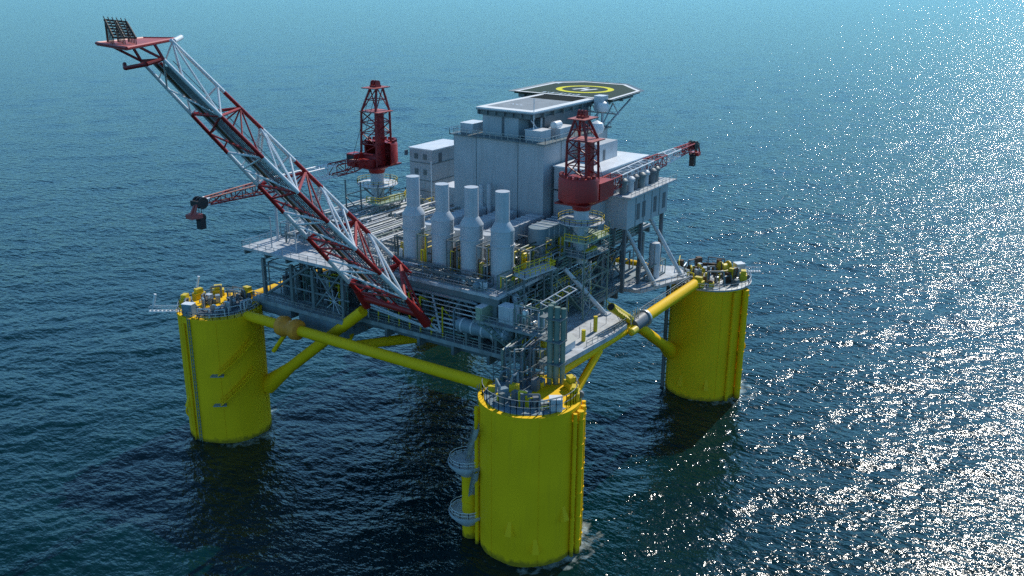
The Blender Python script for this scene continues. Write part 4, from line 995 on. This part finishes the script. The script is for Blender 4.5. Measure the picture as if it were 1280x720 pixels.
for f0, f1 in ((.0, .06),): mb.tube(P_(A0, A1, .03), P_(B0, B1, .03), .75, n=14); mb.tube(A0 - V3((.2, 0, .6)), P_(A0, A1, .07), .95, .6, 14); mb.tube(B0 - V3((.2, 0, .6)), P_(B0, B1, .09), .95, .6, 14)
link('foot_beam', mb, RED, t)
for k, (w, m) in enumerate(((.30, GRY), (.42, RUST), (.52, GRY2), (.60, DRED))):
    up = V3((.2, 0, .3)); link('flare_pipe', MB().tube(P_(A0, A1, .04).lerp(P_(B0, B1, .04), w) + up, P_(A0, A1, .985).lerp(P_(B0, B1, .985), w) + up, .3 if k == 1 else .2, n=10), m, t)
mb = MB(); n = 46
for k in range(n + 1):
    f = .05 + .93 * k / n; mb.bar(P_(A0, A1, f).lerp(P_(B0, B1, f), .68), P_(A0, A1, f).lerp(P_(B0, B1, f), .92), .09)
for w in (.68, .74, .8, .86, .92): mb.bar(P_(A0, A1, .05).lerp(P_(B0, B1, .05), w), P_(A0, A1, .98).lerp(P_(B0, B1, .98), w), .09)
for w in (.68, .92):
    e = V3((.7, 0, .7)); mb.bar(P_(A0, A1, .05).lerp(P_(B0, B1, .05), w) + e, P_(A0, A1, .98).lerp(P_(B0, B1, .98), w) + e, .06)
link('walkway', mb, MGRY, t)
# stays under the foot
nd_ = V3((-29.5, -13.0, 30.0))
for p in (V3((-31.5, 2.2, 33.0)), V3((-30.2, 6.0, 32.0)), V3((-27.8, -9.8, 36.6)), V3((-31, -11.3, 32.4))): link('foot_stay', MB().tube(nd_, p, .22, n=10), GRY2, t)
# tip platform
tp = [(-84.9, -8.2), (-71.3, 0), (-73.6, 4.0), (-82.6, 1.4)]
pf = link('tip_platform', MB().prism(tp, 84.2, 84.55), PINK, t)
link('kerb', MB().path([(x, y, 84.5) for x, y in tp], .2, 6, True), RED, pf)
link('tip_beam', MB().tube((-72.5, -1.2, 84.3), (-70.0, .4, 84.6), .35, n=10), WHT, pf)
mb = MB()
for p in (A1, B1): mb.bar(p, p + V3((-3.5, .6, 2.0)), .22); mb.bar(p, p + V3((-1.0, .2, 2.0)), .2)
mb.bar(A1, B1, .3); mb.path([A1 + V3((-2.6, 0, -.2)), A1 + V3((-3.4, -1.2, -.6)), B1 + V3((-2.6, 0, -.4)), B1 + V3((-.5, 0, 0))], .28)
link('tip_frame', mb, DRED, t)
# burner array
br = thing('flare_burner', 'dark raked rows of flare burner nozzles on the boom tip', 'flare burner', (-80, 0, 84.6))
PA, PB, PC, PD = V3((-81.2, 1.0, 87.4)), V3((-79.3, -.8, 87.1)), V3((-80.6, -4.2, 85.3)), V3((-82.6, -2.4, 85.4))
mb = MB()
for i in range(7):
    f = i / 6; a, b = PA.lerp(PD, f), PB.lerp(PC, f); mb.tube(a, b, .13, n=6)
    for j in range(6): c = a.lerp(b, j / 5); mb.tube(c, c + V3((-.1, .1, .45)), .07, n=5)
mb.tube(PA, PD, .18, n=6); mb.tube(PB, PC, .18, n=6); mb.tube(PA.lerp(PB, .5), PD.lerp(PC, .5), .16, n=6)
link('nozzle_grid', mb, SOOT, br)
for i in range(6):
    for j in (0, 1, 2):
        c = PA.lerp(PD, i / 5).lerp(PB.lerp(PC, i / 5), j / 2); link('riser', MB().bar(c, V3((c.x, c.y, 84.56)), .06 if i else .1), RUST, br)

# ------------------------------------------------------------------ column-top equipment
def on_col(key, dx, dy): c = COLS[key]; return V3((c[0] + dx, c[1] + dy, CT + .01))
def cluster(label, key, seed, mats, r0=2.0, r1=7.4, n=26, a0=0, a1=2 * math.pi, h=2.6, name='valve_manifold'):
    rnd = random.Random(seed); c = COLS[key]; t = thing(name, label, 'manifold', (c[0], c[1], CT))
    for i in range(n):
        a = rnd.uniform(a0, a1); r = rnd.uniform(r0, r1); p = polar(c, a, r, CT + .02); m = rnd.choice(mats); k = rnd.random()
        if k < .45:
            z = CT + rnd.uniform(.4, h); b = rnd.uniform(.15, .6); q = [p, V3((p.x, p.y, z)), polar(c, a + b, r, z), polar(c, a + b, min(r1, r + rnd.uniform(-1, 1)), CT + .02)]
            link('pipe', MB().path(q, rnd.uniform(.1, .22), 8), m, t)
        elif k < .7: s = rnd.uniform(.6, 1.5); link('valve_box', MB().cbox(p, s, s * .8, rnd.uniform(.6, h * .8), a), m, t)
        elif k < .85: link('bollard', MB().lathe(p, [(.35, 0), (.3, .9), (.5, .95), (.5, 1.2), (.05, 1.3)], 12), m, t)
        else: link('hose_reel', MB().tube(p + V3((0, 0, .8)), p + V3((.5 * math.cos(a), .5 * math.sin(a), .8)), .7, n=16), m, t)
    return t
cluster('tangle of pipes and grey valves on top of the far left column', 'L', 101, (GRY2, MGRY, GALV, DGRY, GALV), n=60, h=2.6)
cluster('tangle of pipes and valves on top of the rear right column', 'R', 102, (MGRY, GALV, DGRY, RUST, YEL2), n=70, h=4.0)
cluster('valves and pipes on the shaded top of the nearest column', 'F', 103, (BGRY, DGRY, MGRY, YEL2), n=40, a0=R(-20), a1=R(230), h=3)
GCH = 'yellow chain jacks on the column tops'
def chain_jack(label, key, a, r=CR - 1.0):
    c = COLS[key]; p = polar(c, a, r, CT + .01); t = thing('chain_jack', label, 'chain jack', p, GCH)
    link('body', MB().cbox(p, 1.6, 2.4, 1.3, a), YEL2, t); q = p + V3((0, 0, 1.31))
    link('cap', MB().cbox(q, 1.1, 1.6, .9, a), YEL2, t)
    e = polar(c, a, r + .9, CT + .01); link('sheave', MB().tube(e + V3((0, 0, .75)) - V3((-math.sin(a), math.cos(a), 0)) * .3, e + V3((0, 0, .75)) + V3((-math.sin(a), math.cos(a), 0)) * .3, .6, n=16), DGRY, t)
for k, lab in enumerate(('yellow chain jack at the outer left rim of the far left column', 'second yellow chain jack round the rim of the far left column', 'third yellow chain jack round the rim of the far left column', 'yellow chain jack at the far rim of the far left column, nearest the deck')):
    chain_jack(lab, 'L', IMG_R + R(172) - R(32) * k + (0 if k < 3 else -R(20)))
chain_jack('yellow chain jack on the sunlit right rim of the nearest column', 'F', IMG_R - R(8)); chain_jack('yellow chain jack behind the grey box on the nearest column', 'F', IMG_R + R(22))
chain_jack('yellow chain jack on the outer rim of the rear right column', 'R', IMG_R - R(12))
chain_jack('yellow chain jack on the rear right column beside the handrailed tube', 'R', IMG_R - R(120))
for key, t_, r0, a0, a1 in (('F', tF, 7.6, R(15), R(262)), ('L', tL, 6.2, R(150), R(385)), ('R', tR, 7.0, R(20), R(230))):
    link('grating_and_shadow', MB().lathe((*COLS[key], CT + .012), [(.3, 0), (r0, 0), (r0, .1), (.3, .1)], 36, a0, a1), BGRY if key == 'F' else DGRY, t_)  # nearest column: blue-grey sheet paints the deck's shadow; other tops get grating
t = thing('mooring_winch', 'round yellow mooring winch on top of the rear right column', 'winch', on_col('R', 4.3, -1.8))
p = on_col('R', 4.3, -1.8)
mb = MB().tube(p + V3((-.8, .5, 1.5)), p + V3((.8, -.5, 1.5)), 1.0, n=20)
for s in (-1, 1): mb.tube(p + V3((.8 * s, -.5 * s, 1.5)), p + V3((1.0 * s, -.65 * s, 1.5)), 1.55, n=24)
link('drum', mb, YEL2, t); link('bed', MB().cbox(p, 3.4, 2.6, .5, -.55), YEL2, t)
cabin('small pale grey box on the sunlit rim of the nearest column', (-40.2, -44.3, CT + .01), 1.8, 2.0, 2.0, GRY2, rz=R(35))
cabin('small dark grey box on the outer rim of the far left column', (-45.0, 38.8, CT + .01), 1.6, 2.2, 2.4, BGRY, rz=R(20))
cabin('small mauve-grey box on the outer rim of the rear right column', (44.0, -42.6, CT + .01), 2.0, 2.0, 2.6, GRY2, rz=R(-40))
GJ = 'light arms on the column rims'
def arm(label, p, q, light):
    p, q = V3(p), V3(q); t = thing('light_arm', label, 'light arm', p, GJ)
    d = q - p; s = V3((-d.y, d.x, 0)).normalized() * .45; mb = MB()
    for k in (-1, 1): mb.bar(p + s * k, q + s * k, .12); mb.bar(p + s * k + V3((0, 0, 1)), q + s * k + V3((0, 0, 1)), .05)
    for k in range(8): c = p.lerp(q, k / 7); mb.bar(c - s, c + s, .16); mb.bar(c + s, c + s + V3((0, 0, 1)), .05)
    link('gangway', mb, WHT, t)
    if light: e = q - d * .15 + V3((0, 0, 1.2)); link('light_panel', MB().tube(e, e + V3((.4, -.4, 2.4)), .28, n=6), WHT, t)
arm('white light arm reaching left from the rim of the far left column', (-45.2, 42, CT + .3), (-48.5, 46.6, CT + .3), True)
arm('white light arm at the far rim of the far left column', (-36.5, 45.8, CT + .4), (-35.5, 48.2, CT + .4), True)
arm('white light arm reaching right from the rim of the rear right column', (45.2, -42.6, CT + .4), (47.6, -46.4, CT + .4), False)
# drop the helper property
for o in bpy.data.objects:
    if '_o' in o: del o['_o']
